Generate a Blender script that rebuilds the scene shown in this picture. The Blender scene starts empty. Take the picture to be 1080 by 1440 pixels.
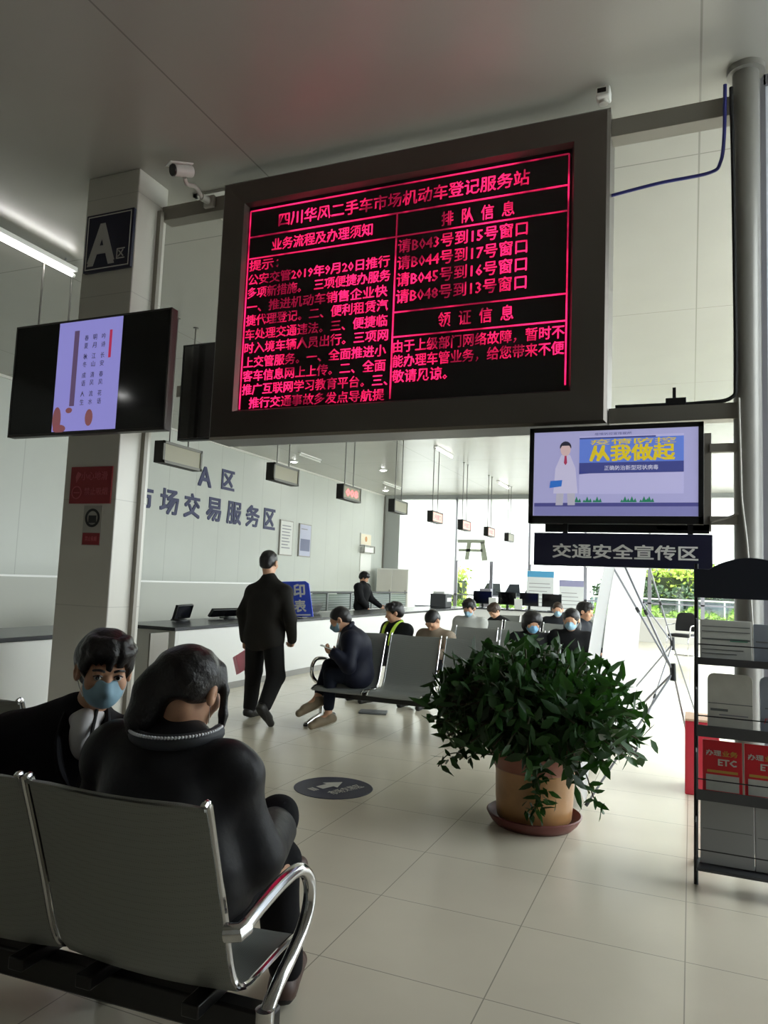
import bpy, math, random
import numpy as np
import openvdb
from mathutils import Matrix, Vector, noise as mnoise
random.seed(7); rng = np.random.default_rng(7)
SC = bpy.context.scene; COL = SC.collection
PI = math.pi

# ------------------------------------------------------------------ camera, sky, lights, exposure
cam = bpy.data.cameras.new('camera'); cam_o = bpy.data.objects.new('camera', cam); COL.objects.link(cam_o)
cam.sensor_fit = 'VERTICAL'; cam.sensor_height = 24.0; cam.lens = 1035.0 / 1440.0 * 24.0
cam.clip_start = 0.05; cam.clip_end = 500
Rc = Matrix(((0.92277218, -0.00169582, 0.38534223), (0.38324478, -0.1002469, -0.91819061), (0.04018645, 0.99496115, -0.09185513)))
cam_o.matrix_world = Matrix.Translation((0, 0, 1.45)) @ Rc.to_4x4()
SC.camera = cam_o

SKY = 4.6            # overcast daylight
EXPOSURE = 0.72
world = bpy.data.worlds.new('overcast_sky'); SC.world = world; world.use_nodes = True
bg = world.node_tree.nodes['Background']; bg.inputs[0].default_value = (0.93, 0.97, 1.0, 1); bg.inputs[1].default_value = SKY
SC.view_settings.view_transform = 'Standard'; SC.view_settings.look = 'None'
SC.view_settings.exposure = EXPOSURE; SC.view_settings.gamma = 1.0
try: SC.view_settings.use_curve_mapping = False
except Exception: pass

def portal(name, loc, rot, sx, sy):
    l = bpy.data.lights.new(name, 'AREA'); l.shape = 'RECTANGLE'; l.size = sx; l.size_y = sy
    l.cycles.is_portal = True
    o = bpy.data.objects.new(name, l); COL.objects.link(o); o.location = loc; o.rotation_euler = rot
portal('daylight_portal_side', (2.28, 14.9, 2.4), (0, PI/2, 0), 4.6, 23.1)
portal('daylight_portal_end', (-4.2, 26.62, 2.5), (-PI/2, 0, 0), 12.6, 4.2)

# ------------------------------------------------------------------ helpers
def lin(h):
    h = h.lstrip('#'); r = [int(h[i:i+2], 16)/255 for i in (0, 2, 4)]
    return tuple(c/12.92 if c <= .04045 else ((c+.055)/1.055)**2.4 for c in r)
MATS = {}
def mat(name, col, rough=.5, metal=0., spec=.5, emit=0., bump=0., bscale=60., var=0., vscale=8., trans=0., coat=0., island=0.):
    if name in MATS: return MATS[name]
    if isinstance(col, str): col = lin(col)
    m = bpy.data.materials.new(name); m.use_nodes = True; nt = m.node_tree; N = nt.nodes; L = nt.links
    b = N['Principled BSDF']
    b.inputs['Base Color'].default_value = (*col, 1); b.inputs['Roughness'].default_value = rough
    b.inputs['Metallic'].default_value = metal; b.inputs['Specular IOR Level'].default_value = spec
    b.inputs['Coat Weight'].default_value = coat
    if emit: b.inputs['Emission Color'].default_value = (*col, 1); b.inputs['Emission Strength'].default_value = emit
    tc = N.new('ShaderNodeTexCoord')
    if var or island:
        mx = N.new('ShaderNodeMix'); mx.data_type = 'RGBA'; mx.blend_type = 'MULTIPLY'; mx.inputs[0].default_value = 1
        mx.inputs[6].default_value = (*col, 1)
        rp = N.new('ShaderNodeMapRange'); 
        if island:
            g = N.new('ShaderNodeNewGeometry'); L.new(g.outputs['Random Per Island'], rp.inputs[0]); v = island
        else:
            nz = N.new('ShaderNodeTexNoise'); nz.inputs['Scale'].default_value = vscale; nz.inputs['Detail'].default_value = 5
            L.new(tc.outputs['Object'], nz.inputs['Vector']); L.new(nz.outputs['Fac'], rp.inputs[0]); v = var
            rp.inputs[1].default_value = .3; rp.inputs[2].default_value = .7
        rp.inputs[3].default_value = 1-v; rp.inputs[4].default_value = 1+v
        L.new(rp.outputs[0], mx.inputs[7]); L.new(mx.outputs[2], b.inputs['Base Color'])
        if emit: L.new(mx.outputs[2], b.inputs['Emission Color'])
    if bump:
        nz = N.new('ShaderNodeTexNoise'); nz.inputs['Scale'].default_value = bscale; nz.inputs['Detail'].default_value = 4
        bp = N.new('ShaderNodeBump'); bp.inputs['Strength'].default_value = bump; bp.inputs['Distance'].default_value = .01
        L.new(tc.outputs['Object'], nz.inputs['Vector']); L.new(nz.outputs['Fac'], bp.inputs['Height']); L.new(bp.outputs[0], b.inputs['Normal'])
    MATS[name] = m; return m

def seam_mat(name, col, axes, width=.006, dark=.5, rough=.4, spec=.5, var=.03, joint=None, bumpy=0.):
    """panelled surface: axes = list of (axis, offset, spacing); joints drawn in object space"""
    m = mat(name, col, rough, spec=spec); nt = m.node_tree; N = nt.nodes; L = nt.links; b = N['Principled BSDF']
    if isinstance(col, str): col = lin(col)
    tc = N.new('ShaderNodeTexCoord'); sp = N.new('ShaderNodeSeparateXYZ'); L.new(tc.outputs['Object'], sp.inputs[0])
    last = None
    for ax, off, s in axes:
        a = N.new('ShaderNodeMath'); a.operation = 'SUBTRACT'; L.new(sp.outputs[ax], a.inputs[0]); a.inputs[1].default_value = off - s/2
        w = N.new('ShaderNodeMath'); w.operation = 'FLOORED_MODULO'; L.new(a.outputs[0], w.inputs[0]); w.inputs[1].default_value = s
        d = N.new('ShaderNodeMath'); d.operation = 'SUBTRACT'; L.new(w.outputs[0], d.inputs[0]); d.inputs[1].default_value = s/2
        e = N.new('ShaderNodeMath'); e.operation = 'ABSOLUTE'; L.new(d.outputs[0], e.inputs[0])
        c = N.new('ShaderNodeMath'); c.operation = 'LESS_THAN'; L.new(e.outputs[0], c.inputs[0]); c.inputs[1].default_value = width/2
        if last is None: last = c.outputs[0]
        else:
            mxm = N.new('ShaderNodeMath'); mxm.operation = 'MAXIMUM'; L.new(last, mxm.inputs[0]); L.new(c.outputs[0], mxm.inputs[1]); last = mxm.outputs[0]
    nz = N.new('ShaderNodeTexNoise'); nz.inputs['Scale'].default_value = 1.3; nz.inputs['Detail'].default_value = 6
    L.new(tc.outputs['Object'], nz.inputs['Vector'])
    rp = N.new('ShaderNodeMapRange'); rp.inputs[1].default_value = .3; rp.inputs[2].default_value = .7; rp.inputs[3].default_value = 1-var; rp.inputs[4].default_value = 1+var
    L.new(nz.outputs['Fac'], rp.inputs[0])
    m0 = N.new('ShaderNodeMix'); m0.data_type = 'RGBA'; m0.blend_type = 'MULTIPLY'; m0.inputs[0].default_value = 1; m0.inputs[6].default_value = (*col, 1); L.new(rp.outputs[0], m0.inputs[7])
    mx = N.new('ShaderNodeMix'); mx.data_type = 'RGBA'; L.new(last, mx.inputs[0]); L.new(m0.outputs[2], mx.inputs[6])
    jc = joint or tuple(c*dark for c in col); mx.inputs[7].default_value = (*jc, 1)
    L.new(mx.outputs[2], b.inputs['Base Color'])
    if bumpy:
        n2 = N.new('ShaderNodeTexNoise'); n2.inputs['Scale'].default_value = 2.2; n2.inputs['Detail'].default_value = 2
        L.new(tc.outputs['Object'], n2.inputs['Vector'])
        bp = N.new('ShaderNodeBump'); bp.inputs['Strength'].default_value = bumpy; bp.inputs['Distance'].default_value = .02
        L.new(n2.outputs['Fac'], bp.inputs['Height']); L.new(bp.outputs[0], b.inputs['Normal'])
    return m

def thin_mat(name, kind, col, fac):
    """window glass or translucent cloth"""
    m = bpy.data.materials.new(name); m.use_nodes = True; nt = m.node_tree; N = nt.nodes; L = nt.links
    N.remove(N['Principled BSDF']); out = N['Material Output']
    mx = N.new('ShaderNodeMixShader'); mx.inputs[0].default_value = fac
    if kind == 'glass':
        a = N.new('ShaderNodeBsdfTransparent'); a.inputs[0].default_value = (*col, 1); b = N.new('ShaderNodeBsdfGlossy'); b.inputs['Roughness'].default_value = .02
    else:
        a = N.new('ShaderNodeBsdfDiffuse'); a.inputs[0].default_value = (*col, 1); b = N.new('ShaderNodeBsdfTranslucent'); b.inputs[0].default_value = (*col, 1)
    L.new(a.outputs[0], mx.inputs[1]); L.new(b.outputs[0], mx.inputs[2]); L.new(mx.outputs[0], out.inputs[0])
    MATS[name] = m; return m

def tag(o, label=None, cat=None, group=None, kind=None):
    if label: o['label'] = label
    if cat: o['category'] = cat
    if group: o['group'] = group
    if kind: o['kind'] = kind
    return o
def thing(name, label, cat, loc=(0, 0, 0), rotz=0., group=None, kind=None):
    o = bpy.data.objects.new(name, None); COL.objects.link(o); o.location = loc; o.rotation_euler = (0, 0, rotz)
    o.empty_display_size = .1
    return tag(o, label, cat, group, kind)
def link_mesh(name, me, parent=None, loc=None):
    o = bpy.data.objects.new(name, me); COL.objects.link(o)
    if parent: o.parent = parent
    if loc: o.location = loc
    return o
def copy_tree(o, parent=None):
    c = o.copy(); COL.objects.link(c)
    if parent: c.parent = parent
    for ch in list(o.children): copy_tree(ch, c)
    return c

TEXT_CACHE = {}
def text_raw(body, extr=.002, bold=0.):
    key = (body, extr, bold)
    if key in TEXT_CACHE: return TEXT_CACHE[key]
    cu = bpy.data.curves.new('t', 'FONT'); cu.body = body; cu.size = 1; cu.extrude = 0.5; cu.resolution_u = 1
    o = bpy.data.objects.new('t', cu); COL.objects.link(o)
    dg = bpy.context.evaluated_depsgraph_get(); dg.update()
    me = bpy.data.meshes.new_from_object(o.evaluated_get(dg))
    v = np.array([x.co[:] for x in me.vertices]) if len(me.vertices) else np.zeros((1, 3)); f = [tuple(p.vertices) for p in me.polygons]
    bpy.data.objects.remove(o); bpy.data.curves.remove(cu); bpy.data.meshes.remove(me)
    if bold:
        k = len(v); offs = ((-.5, -.5), (.5, .5), (.5, -.5), (-.5, .5)) if bold > .018 else ((-.5, -.3), (.5, .3))
        v = np.concatenate([v+(a*bold*2, b*bold*2, .12*j) for j, (a, b) in enumerate(offs)]); f = [tuple(i+k*j for i in q) for j in range(len(offs)) for q in f]
    lo = v.min(0); hi = v.max(0); v = (v-lo)/np.maximum(hi-lo, 1e-6)
    TEXT_CACHE[key] = (v, f); return TEXT_CACHE[key]

class MB:
    """collects shapes into one mesh"""
    def __init__(s): s.v = []; s.f = []; s.n = 0
    def raw(s, v, f, M=None):
        v = np.asarray(v, float)
        if M is not None:
            M = np.array(M); v = v @ M[:3, :3].T + M[:3, 3]
        s.v.append(v); s.f += [tuple(i + s.n for i in q) for q in f]; s.n += len(v); return s
    def box(s, c, d, M=None):
        x, y, z = [k/2 for k in d]
        v = np.array([(-x,-y,-z),(x,-y,-z),(x,y,-z),(-x,y,-z),(-x,-y,z),(x,-y,z),(x,y,z),(-x,y,z)]) + np.array(c)
        return s.raw(v, [(0,3,2,1),(4,5,6,7),(0,1,5,4),(1,2,6,5),(2,3,7,6),(3,0,4,7)], M)
    def bb(s, x0, x1, y0, y1, z0, z1, M=None):
        return s.box(((x0+x1)/2, (y0+y1)/2, (z0+z1)/2), (abs(x1-x0), abs(y1-y0), abs(z1-z0)), M)
    def tube(s, pts, r, n=12, closed=False, M=None, flat=1.):
        pts = [Vector(p) for p in pts]; k = len(pts); rs = r if hasattr(r, '__len__') else [r]*k
        rings = []; up = None
        for i, p in enumerate(pts):
            a = pts[i-1] if (i or closed) else pts[i]; b = pts[(i+1) % k] if (i < k-1 or closed) else pts[i]
            t = (b-a).normalized()
            if up is None: up = Vector((0,0,1)) if abs(t.z) < .9 else Vector((0,1,0))
            u = (up - t*up.dot(t)); u = u.normalized() if u.length > 1e-5 else t.orthogonal().normalized(); w = t.cross(u); up = u
            for j in range(n):
                q = 2*PI*j/n; rings.append(p + (u*math.cos(q) + w*math.sin(q)*flat)*rs[i])
        f = []
        for i in range(k if closed else k-1):
            for j in range(n):
                a = i*n+j; b = i*n+(j+1) % n; c = ((i+1) % k)*n+(j+1) % n; d = ((i+1) % k)*n+j; f.append((a, b, c, d))
        if not closed: f.append(tuple(range(n-1, -1, -1))); f.append(tuple((k-1)*n+j for j in range(n)))
        return s.raw([tuple(p) for p in rings], f, M)
    def cyl(s, a, b, r, n=20, r2=None, M=None): return s.tube([a, b], [r, r if r2 is None else r2], n, M=M)
    def lathe(s, prof, n=40, M=None, c=(0,0,0), ring=False):
        if ring: prof = list(prof)+[prof[0]]
        v = []; f = []; k = len(prof)
        for i, (r, z) in enumerate(prof):
            for j in range(n): q = 2*PI*j/n; v.append((c[0]+r*math.cos(q), c[1]+r*math.sin(q), c[2]+z))
        for i in range(k-1):
            for j in range(n): f.append((i*n+j, i*n+(j+1) % n, (i+1)*n+(j+1) % n, (i+1)*n+j))
        if ring: return s.raw(v, f, M)
        if prof[0][0] > 1e-4: f.append(tuple(range(n-1, -1, -1)))
        if prof[-1][0] > 1e-4: f.append(tuple((k-1)*n+j for j in range(n)))
        return s.raw(v, f, M)
    def prism(s, poly, h0, h1, M=None):
        """poly in local xy, extruded along z"""
        n = len(poly); v = [(x, y, h0) for x, y in poly] + [(x, y, h1) for x, y in poly]
        f = [tuple(range(n-1, -1, -1)), tuple(range(n, 2*n))] + [(i, (i+1) % n, n+(i+1) % n, n+i) for i in range(n)]
        return s.raw(v, f, M)
    def text(s, body, M, w, h, t=.002, bold=0., slant=0.):
        """lettering filling w x h, lower left corner at M origin; M x = reading direction, y = up"""
        v, f = text_raw(body, .5, bold); v = v.copy(); v = (v - (0,0,.5))*(w, h, t); v[:,0] += slant*v[:,1]
        return s.raw(v, f, M)
    def build(s, name, m, parent=None, smooth=40., bevel=0., loc=None, seg=2):
        me = bpy.data.meshes.new(name); v = np.concatenate(s.v) if s.v else np.zeros((0,3))
        me.from_pydata(v.tolist(), [], s.f); me.validate(); me.update()
        if smooth:
            me.polygons.foreach_set('use_smooth', [True]*len(me.polygons)); me.set_sharp_from_angle(angle=math.radians(smooth))
        me.materials.append(m); o = link_mesh(name, me, parent, loc)
        if bevel:
            b = o.modifiers.new('bevel', 'BEVEL'); b.width = bevel; b.segments = seg; b.limit_method = 'ANGLE'; b.angle_limit = math.radians(35); b.harden_normals = False
        return o
def frame(o, x, y):
    """4x4 with given origin, x axis, y axis"""
    x = Vector(x).normalized(); y = Vector(y).normalized(); z = x.cross(y)
    return Matrix(((x.x, y.x, z.x, o[0]), (x.y, y.y, z.y, o[1]), (x.z, y.z, z.z, o[2]), (0,0,0,1)))
def facing_cam(x, y, z): return frame((x, y, z), (1,0,0), (0,0,1))     # reads from -Y
def facing_px(x, y, z): return frame((x, y, z), (0,1,0), (0,0,1))      # reads from +X
def arc(c, r, a0, a1, n, plane='yz', x=0.):
    out = []
    for i in range(n+1):
        a = a0+(a1-a0)*i/n; p, q = c[0]+r*math.cos(a), c[1]+r*math.sin(a)
        out.append((x, p, q) if plane == 'yz' else (p, q, x))
    return out
def smooth_path(pts, n=6):
    P = [Vector(p) for p in pts]; out = []
    for i in range(len(P)-1):
        p0 = P[max(i-1, 0)]; p1 = P[i]; p2 = P[i+1]; p3 = P[min(i+2, len(P)-1)]
        for k in range(n):
            t = k/n
            out.append(.5*((2*p1)+(p2-p0)*t+(2*p0-5*p1+4*p2-p3)*t*t+(3*p1-p0-3*p2+p3)*t**3))
    out.append(P[-1]); return [tuple(p) for p in out]

# ---- implicit surfaces for bodies and clothes
class Field:
    def __init__(s, vox): s.ops = []; s.vox = vox; s.post = []
    def cone(s, a, b, ra, rb=None, k=.02, sq=None):
        rb = ra if rb is None else rb; a = np.array(a, float); b = np.array(b, float); m = max(ra, rb)*(max(sq) if sq else 1.)
        def fn(X, Y, Z):
            ab = b-a; l2 = max(float(ab@ab), 1e-9)
            t = np.clip(((X-a[0])*ab[0]+(Y-a[1])*ab[1]+(Z-a[2])*ab[2])/l2, 0, 1)
            dx, dy, dz = X-a[0]-t*ab[0], Y-a[1]-t*ab[1], Z-a[2]-t*ab[2]
            if sq: dx = dx/sq[0]; dy = dy/sq[1]; dz = dz/sq[2]
            return np.sqrt(dx*dx+dy*dy+dz*dz)-(ra+(rb-ra)*t)
        s.ops.append((1, fn, np.minimum(a, b)-m, np.maximum(a, b)+m, k)); return s
    def chain(s, pts, rs, k=.015, sq=None):
        for i in range(len(pts)-1): s.cone(pts[i], pts[i+1], rs[i], rs[i+1], k, sq)
        return s
    def ell(s, c, r, R=None, k=.02, sub=False):
        c = np.array(c, float); r = np.array(r, float); R = np.eye(3) if R is None else np.array(R)
        def fn(X, Y, Z):
            x, y, z = X-c[0], Y-c[1], Z-c[2]
            p = [(R[0,i]*x+R[1,i]*y+R[2,i]*z)/r[i] for i in range(3)]
            k0 = np.sqrt(p[0]**2+p[1]**2+p[2]**2); k1 = np.sqrt((p[0]/r[0])**2+(p[1]/r[1])**2+(p[2]/r[2])**2)
            return k0*(k0-1)/np.maximum(k1, 1e-6)
        e = np.sqrt(((R*r)**2).sum(1))
        s.ops.append((-1 if sub else 1, fn, c-e, c+e, k)); return s
    def rbox(s, c, h, R=None, rad=.01, k=.01, sub=False):
        c = np.array(c, float); h = np.array(h, float); R = np.eye(3) if R is None else np.array(R)
        def fn(X, Y, Z):
            x, y, z = X-c[0], Y-c[1], Z-c[2]
            q = [np.abs(R[0,i]*x+R[1,i]*y+R[2,i]*z)-h[i]+rad for i in range(3)]
            return np.sqrt(sum(np.maximum(t, 0)**2 for t in q)) + np.minimum(np.maximum(np.maximum(q[0], q[1]), q[2]), 0) - rad
        e = np.sqrt(((R*h)**2).sum(1))
        s.ops.append((-1 if sub else 1, fn, c-e, c+e, k)); return s
    def cut(s, p, n, k=0.): s.post.append((np.array(p, float), np.array(n, float))); return s      # removes the side n points to
    def mesh(s, name, m, parent=None, fold=0., fscale=14., seed=0, smooth_it=0):
        pos = [o for o in s.ops if o[0] == 1]
        lo = np.min([o[2] for o in pos], 0)-4*s.vox-.03; hi = np.max([o[3] for o in pos], 0)+4*s.vox+.03
        n = np.ceil((hi-lo)/s.vox).astype(int)+1
        ax = [(lo[i]+np.arange(n[i])*s.vox).astype(np.float32) for i in range(3)]
        A = np.full(n, .2, np.float32)
        for sg, fn, a, b, k in s.ops:
            mg = k+5*s.vox+.02
            i0 = np.clip(((a-mg-lo)/s.vox).astype(int), 0, n-1); i1 = np.clip(((b+mg-lo)/s.vox).astype(int)+2, 1, n)
            if np.any(i1 <= i0): continue
            sl = tuple(slice(i0[i], i1[i]) for i in range(3))
            X = ax[0][sl[0]][:,None,None]; Y = ax[1][sl[1]][None,:,None]; Z = ax[2][sl[2]][None,None,:]
            d = fn(X, Y, Z).astype(np.float32); cur = A[sl]; k = max(k, 1e-4)
            if sg == 1:
                h = np.maximum(k-np.abs(cur-d), 0)/k; A[sl] = np.minimum(cur, d)-h*h*k*.25
            else:
                h = np.maximum(k-np.abs(cur+d), 0)/k; A[sl] = np.maximum(cur, -d)+h*h*k*.25
        X = ax[0][:,None,None]; Y = ax[1][None,:,None]; Z = ax[2][None,None,:]
        if fold:
            g = fscale; q = seed*1.7
            w1 = np.sin(g*(X*.7+Z*.5)+2.1*np.sin(g*.45*(Y+Z*.6)+q)+q); w2 = np.sin(g*1.7*(Y*.6-Z*.45+X*.3)+1.6*np.sin(g*.6*(X-Z)+q*2))
            A += (fold*(.6*w1+.4*w2)).astype(np.float32)
        for p, nn in s.post: A = np.maximum(A, ((X-p[0])*nn[0]+(Y-p[1])*nn[1]+(Z-p[2])*nn[2]).astype(np.float32))
        A = np.clip(A, -.2, .2)
        g = openvdb.FloatGrid(.2); g.copyFromArray(np.ascontiguousarray(A, dtype=np.float32))
        v, q = g.convertToQuads(0.0)
        v = v*s.vox + lo
        me = bpy.data.meshes.new(name); me.from_pydata(v.tolist(), [], [tuple(reversed(t)) for t in q.tolist()]); me.update()
        me.polygons.foreach_set('use_smooth', [True]*len(me.polygons)); me.materials.append(m)
        return link_mesh(name, me, parent)
# ------------------------------------------------------------------ materials
M_wall = seam_mat('wall_panel', '#bcbfb8', [(1, 15.6, 1.0)], width=.018, dark=.78, rough=.38, var=.02)
M_wallx = mat('wall_plain', '#c4c4bd', .6, var=.02, vscale=2)
M_far = mat('wall_grey_return', '#a3a6a3', .5)
M_ceil = seam_mat('ceiling_panel', '#aba9a1', [(1, 5.75, 3.3), (0, -3.25, 3.3)], width=.013, dark=.62, rough=.27, spec=.55, var=.02, bumpy=.02)
M_floor = seam_mat('floor_tile', '#ddd5c1', [(0, -.67, .65), (1, 2.68, .615)], width=.0045, dark=.5, rough=.24, spec=.85, var=.05, bumpy=.01)
M_col = seam_mat('column_tile', '#c6c3ba', [(2, 1.15, .85)], width=.006, dark=.75, rough=.3, var=.02)
M_steel = mat('dark_steel', '#8f8b84', .36, metal=.75)
M_beam = mat('beam_steel', '#8a857d', .5, metal=.35)
M_board = mat('board_stainless', '#6b6661', .36, metal=.8, bump=.05, bscale=3)
M_pillar = mat('pillar_paint', '#8d8b86', .35, metal=.2, var=.04, vscale=3)
M_black = mat('black_plastic', '#0e0e10', .35)
M_blackm = mat('black_matte', '#131315', .75)
M_screen = mat('dead_screen', '#040406', .08)
M_ledbg = mat('led_panel', '#0d0a0a', .5)
M_chrome = mat('chrome', '#d8d8d8', .12, metal=1.)
M_alu = mat('aluminium', '#a9abac', .3, metal=.9)
M_white = mat('white_plastic', '#e4e4e0', .4)
M_off = mat('off_white', '#cfcdc6', .5)
M_navy = mat('navy_sign', '#1b1c35', .35)
M_glass = thin_mat('window_glass', 'glass', (.97, .99, .98), .06)
M_blind = thin_mat('roller_blind_cloth', 'cloth', (.92, .92, .88), .6)
M_mull = mat('window_mullion', '#8b8a92', .4, metal=.3)
M_tube = mat('tube_light', (1., .98, .95), emit=9.)
M_tubedim = mat('tube_light_far', (1., .97, .92), emit=3.)
M_spot = mat('spot_light', (1., 1., .98), emit=25.)
M_count = mat('counter_front', '#dcdcd8', .3)
M_countop = mat('counter_top', '#35363a', .25)

def struct(name, mb, m, label, cat, **k):
    return tag(mb.build(name, m, smooth=0, **k), label, cat, kind='structure')
ZC = 4.75; XL = -11.1; XR = 2.2; YF = 26.5; YB = -4.0
struct('floor', MB().bb(XL-.2, XR+.2, YB-.2, YF+.1, -.2, 0), M_floor, 'polished beige tile floor of the service hall', 'floor')
struct('ceiling', MB().bb(XL-.2, XR+.2, YB-.2, YF+.2, ZC, ZC+.2), M_ceil, 'glossy grey panelled ceiling of the hall', 'ceiling')
struct('wall_left', MB().bb(XL-.2, XL, YB-.2, YF+.2, 0, ZC), M_wall, 'pale grey panelled wall behind the long counter', 'wall')
struct('wall_behind', MB().bb(XL, XR, YB-.2, YB, 0, ZC), M_wallx, 'plain wall behind the viewer', 'wall')
struct('wall_right', MB().bb(XR, XR+.15, YB, 3.4, 0, ZC), M_wallx, 'plain wall at the right near the viewer', 'wall')
struct('wall_far', MB().bb(XL, -10.45, YF, YF+.15, 0, ZC).bb(-10.45, XR, YF, YF+.15, 0, .5).bb(-10.45, XR, YF, YF+.15, 4.62, ZC), M_far,
       'grey end wall strip and sill around the end windows', 'wall')
struct('trim_1', MB().bb(XL, XL+.03, YB, YF, ZC-.05, ZC), M_off, 'thin cornice strip where the panelled wall meets the ceiling', 'trim')
struct('trim_2', MB().bb(XL, XL+.04, 26.42, YF, 0, ZC), M_steel, 'dark vertical corner strip at the end of the panelled wall', 'trim')
struct('baseboard_left', MB().bb(XL, XL+.02, YB, YF, 0, .1), M_steel, 'dark skirting along the panelled wall', 'baseboard')
struct('trim_3', MB().bb(-2.0, XR, 22.3, 22.55, 0, .64).bb(-2.03, XR, 22.27, 22.58, .64, .69), M_off, 'low white sill wall below the hedge windows', 'sill')

# windows of the far end and of the right side
xs = [-10.45, -8.13, -6.78, -5.38, -3.42, -1.3, .35, XR]
for i in range(len(xs)-1):
    a, b = xs[i], xs[i+1]; w = MB()
    for x0, x1, z0, z1 in ((a, a+.06, .5, 4.62), (b-.06, b, .5, 4.62), (a, b, .5, .57), (a, b, 4.56, 4.62), (a, b, 1.0, 1.05)):
        w.bb(x0, x1, YF+.03, YF+.11, z0, z1)
    o = struct(f'window_{i+1}', w, M_mull, ['first end window from the panelled wall', 'second end window from the panelled wall', 'third end window from the panelled wall',
        'end window behind the information posters', 'end window in front of the dark van', 'end window in front of the clipped hedge', 'end window nearest the round pillar'][i], 'window')
    MB().bb(a+.06, b-.06, YF+.06, YF+.07, .57, 4.56).build('pane', M_glass, o, smooth=0)
struct('trim_4', MB().bb(-7.1, -6.7, 26.2, YF, 0, 1.28), mat('violet_grey_post', '#7d7a84', .5), 'grey violet post standing by the end windows', 'post')
n = 10; st = (YF-3.4)/n
for i in range(n):
    a, b = 3.4+i*st, 3.4+(i+1)*st; w = MB()
    for y0, y1, z0, z1 in ((a, a+.05, 0, ZC), (b-.05, b, 0, ZC), (a, b, 0, .18), (a, b, ZC-.12, ZC), (a, b, 2.55, 2.62)):
        w.bb(XR+.03, XR+.12, y0, y1, z0, z1)
    o = struct(f'window_{i+8}', w, M_mull, f'tall glazed bay of the right side, {["first","second","third","fourth","fifth","sixth","seventh","eighth","ninth","tenth","eleventh"][i]} counted from the viewer', 'window')
    MB().bb(XR+.07, XR+.08, a+.05, b-.05, .18, ZC-.12).build('pane', M_glass, o, smooth=0)
# blinds: cloth sheet, bottom bar, roller
for x0, x1, zb, lb in ((-10.4, -8.15, 1.0, 'long white roller blind lowered nearly to the desks beside the panelled wall'),
                       (-8.08, -5.42, 2.27, 'wide white roller blind half lowered above the white parked car'),
                       (-5.33, -3.45, 2.2, 'white roller blind half lowered above the information posters'),
                       (-3.38, -1.33, 2.15, 'white roller blind half lowered above the dark parked van'),
                       (-1.27, 2.1, 2.4, 'white roller blind half lowered above the clipped hedge')):
    t = thing('roller_blind', lb, 'blind', ((x0+x1)/2, 26.4, zb), group='roller blinds on the end windows'); hw = (x1-x0)/2
    b = MB(); k = 14; v = []; f = []
    for i in range(k+1):
        for z in (0, 4.6-zb): v.append((-hw+2*hw*i/k, .006*math.sin(i*1.9), z))
    f = [(2*i, 2*i+2, 2*i+3, 2*i+1) for i in range(k)]
    b.raw(v, f).build('cloth', M_blind, t)
    MB().cyl((-hw, 0, 0), (hw, 0, 0), .013).build('bottom_bar', M_alu, t)
    MB().cyl((-hw, 0, 4.6-zb), (hw, 0, 4.6-zb), .03).build('roller', M_alu, t)
    for s in (-1, 1): MB().bb(s*hw-.01, s*hw+.01, -.04, .13, 4.55-zb, 4.66-zb).build('bracket', M_alu, t, smooth=0)
    if x0 == -8.08: wide_blind = t
g = mat('letter_shadow_tone', '#a9b0a0', .6)  # shadows of letters on the outer glass, painted as strokes on the blind
V0 = facing_cam(-.75, -.02, .05)
for P in ([(-.55, .62), (.5, .62), (.5, .75), (-.55, .75)], [(-.5, .3), (.42, .3), (.42, .4), (-.5, .4)], [(-.25, 0), (-.1, 0), (-.02, .62), (-.18, .62)], [(.4, -.03), (.62, -.0), (.48, .66), (.32, .66)]):
    MB().prism(P, -.008, 0, V0).build('letter_shadow', g, wide_blind, smooth=0)

# frosted partition beside the round pillar
t = thing('frosted_partition', 'tall pale frosted partition at the right edge just beyond the round pillar', 'partition', (1.3, 4.98, 0))
MB().bb(-.88, .88, -.01, .01, 1.32, 4.7).bb(-.88, .88, -.01, .01, .1, 1.2).build('frosted_pane', thin_mat('frosted_pane', 'cloth', (.78, .80, .86), .7), t, smooth=0)
MB().bb(-.88, .88, -.012, .012, 1.2, 1.32).build('blue_band', mat('steel_blue', '#5f8fb0', .5), t, smooth=0)
MB().bb(-.9, -.87, -.03, .03, 0, 4.75).bb(.87, .9, -.03, .03, 0, 4.75).bb(-.88, .88, -.03, .03, 0, .1).bb(-.88, .88, -.03, .03, 4.68, 4.75).build('frame', M_mull, t, smooth=0)
# columns, beams
struct('column', MB().bb(-4.75, -4.2, 4.52, 4.88, 0, ZC), M_col, 'square tiled column carrying the zone A plate', 'column', bevel=.008)
p = MB(); p.cyl((.312, 4.86, 0), (.312, 4.86, ZC), .077, 40); p.cyl((.312, 4.86, ZC-.04), (.312, 4.86, ZC), .11, 40)
tag(p.build('pillar', M_pillar), 'round grey steel pillar beside the leaflet rack', 'pillar', kind='structure')
struct('beam', MB().bb(-4.2, .26, 4.82, 4.95, 4.44, 4.565), M_beam, 'dark steel beam high between column and round pillar', 'beam', bevel=.004)
b2 = MB().bb(-.49, .26, 4.81, 4.93, 2.5, 2.6); struct('beam', b2, M_steel, 'short steel crossbar between the LED board and the round pillar', 'beam', bevel=.004)
o = MB().bb(-4.2, -4.16, 4.76, 4.8, 0, 4.5).build('conduit', mat('conduit_plastic', '#8f8a80', .45)); tag(o, 'thin conduit running down the tiled column', 'conduit')

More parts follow.
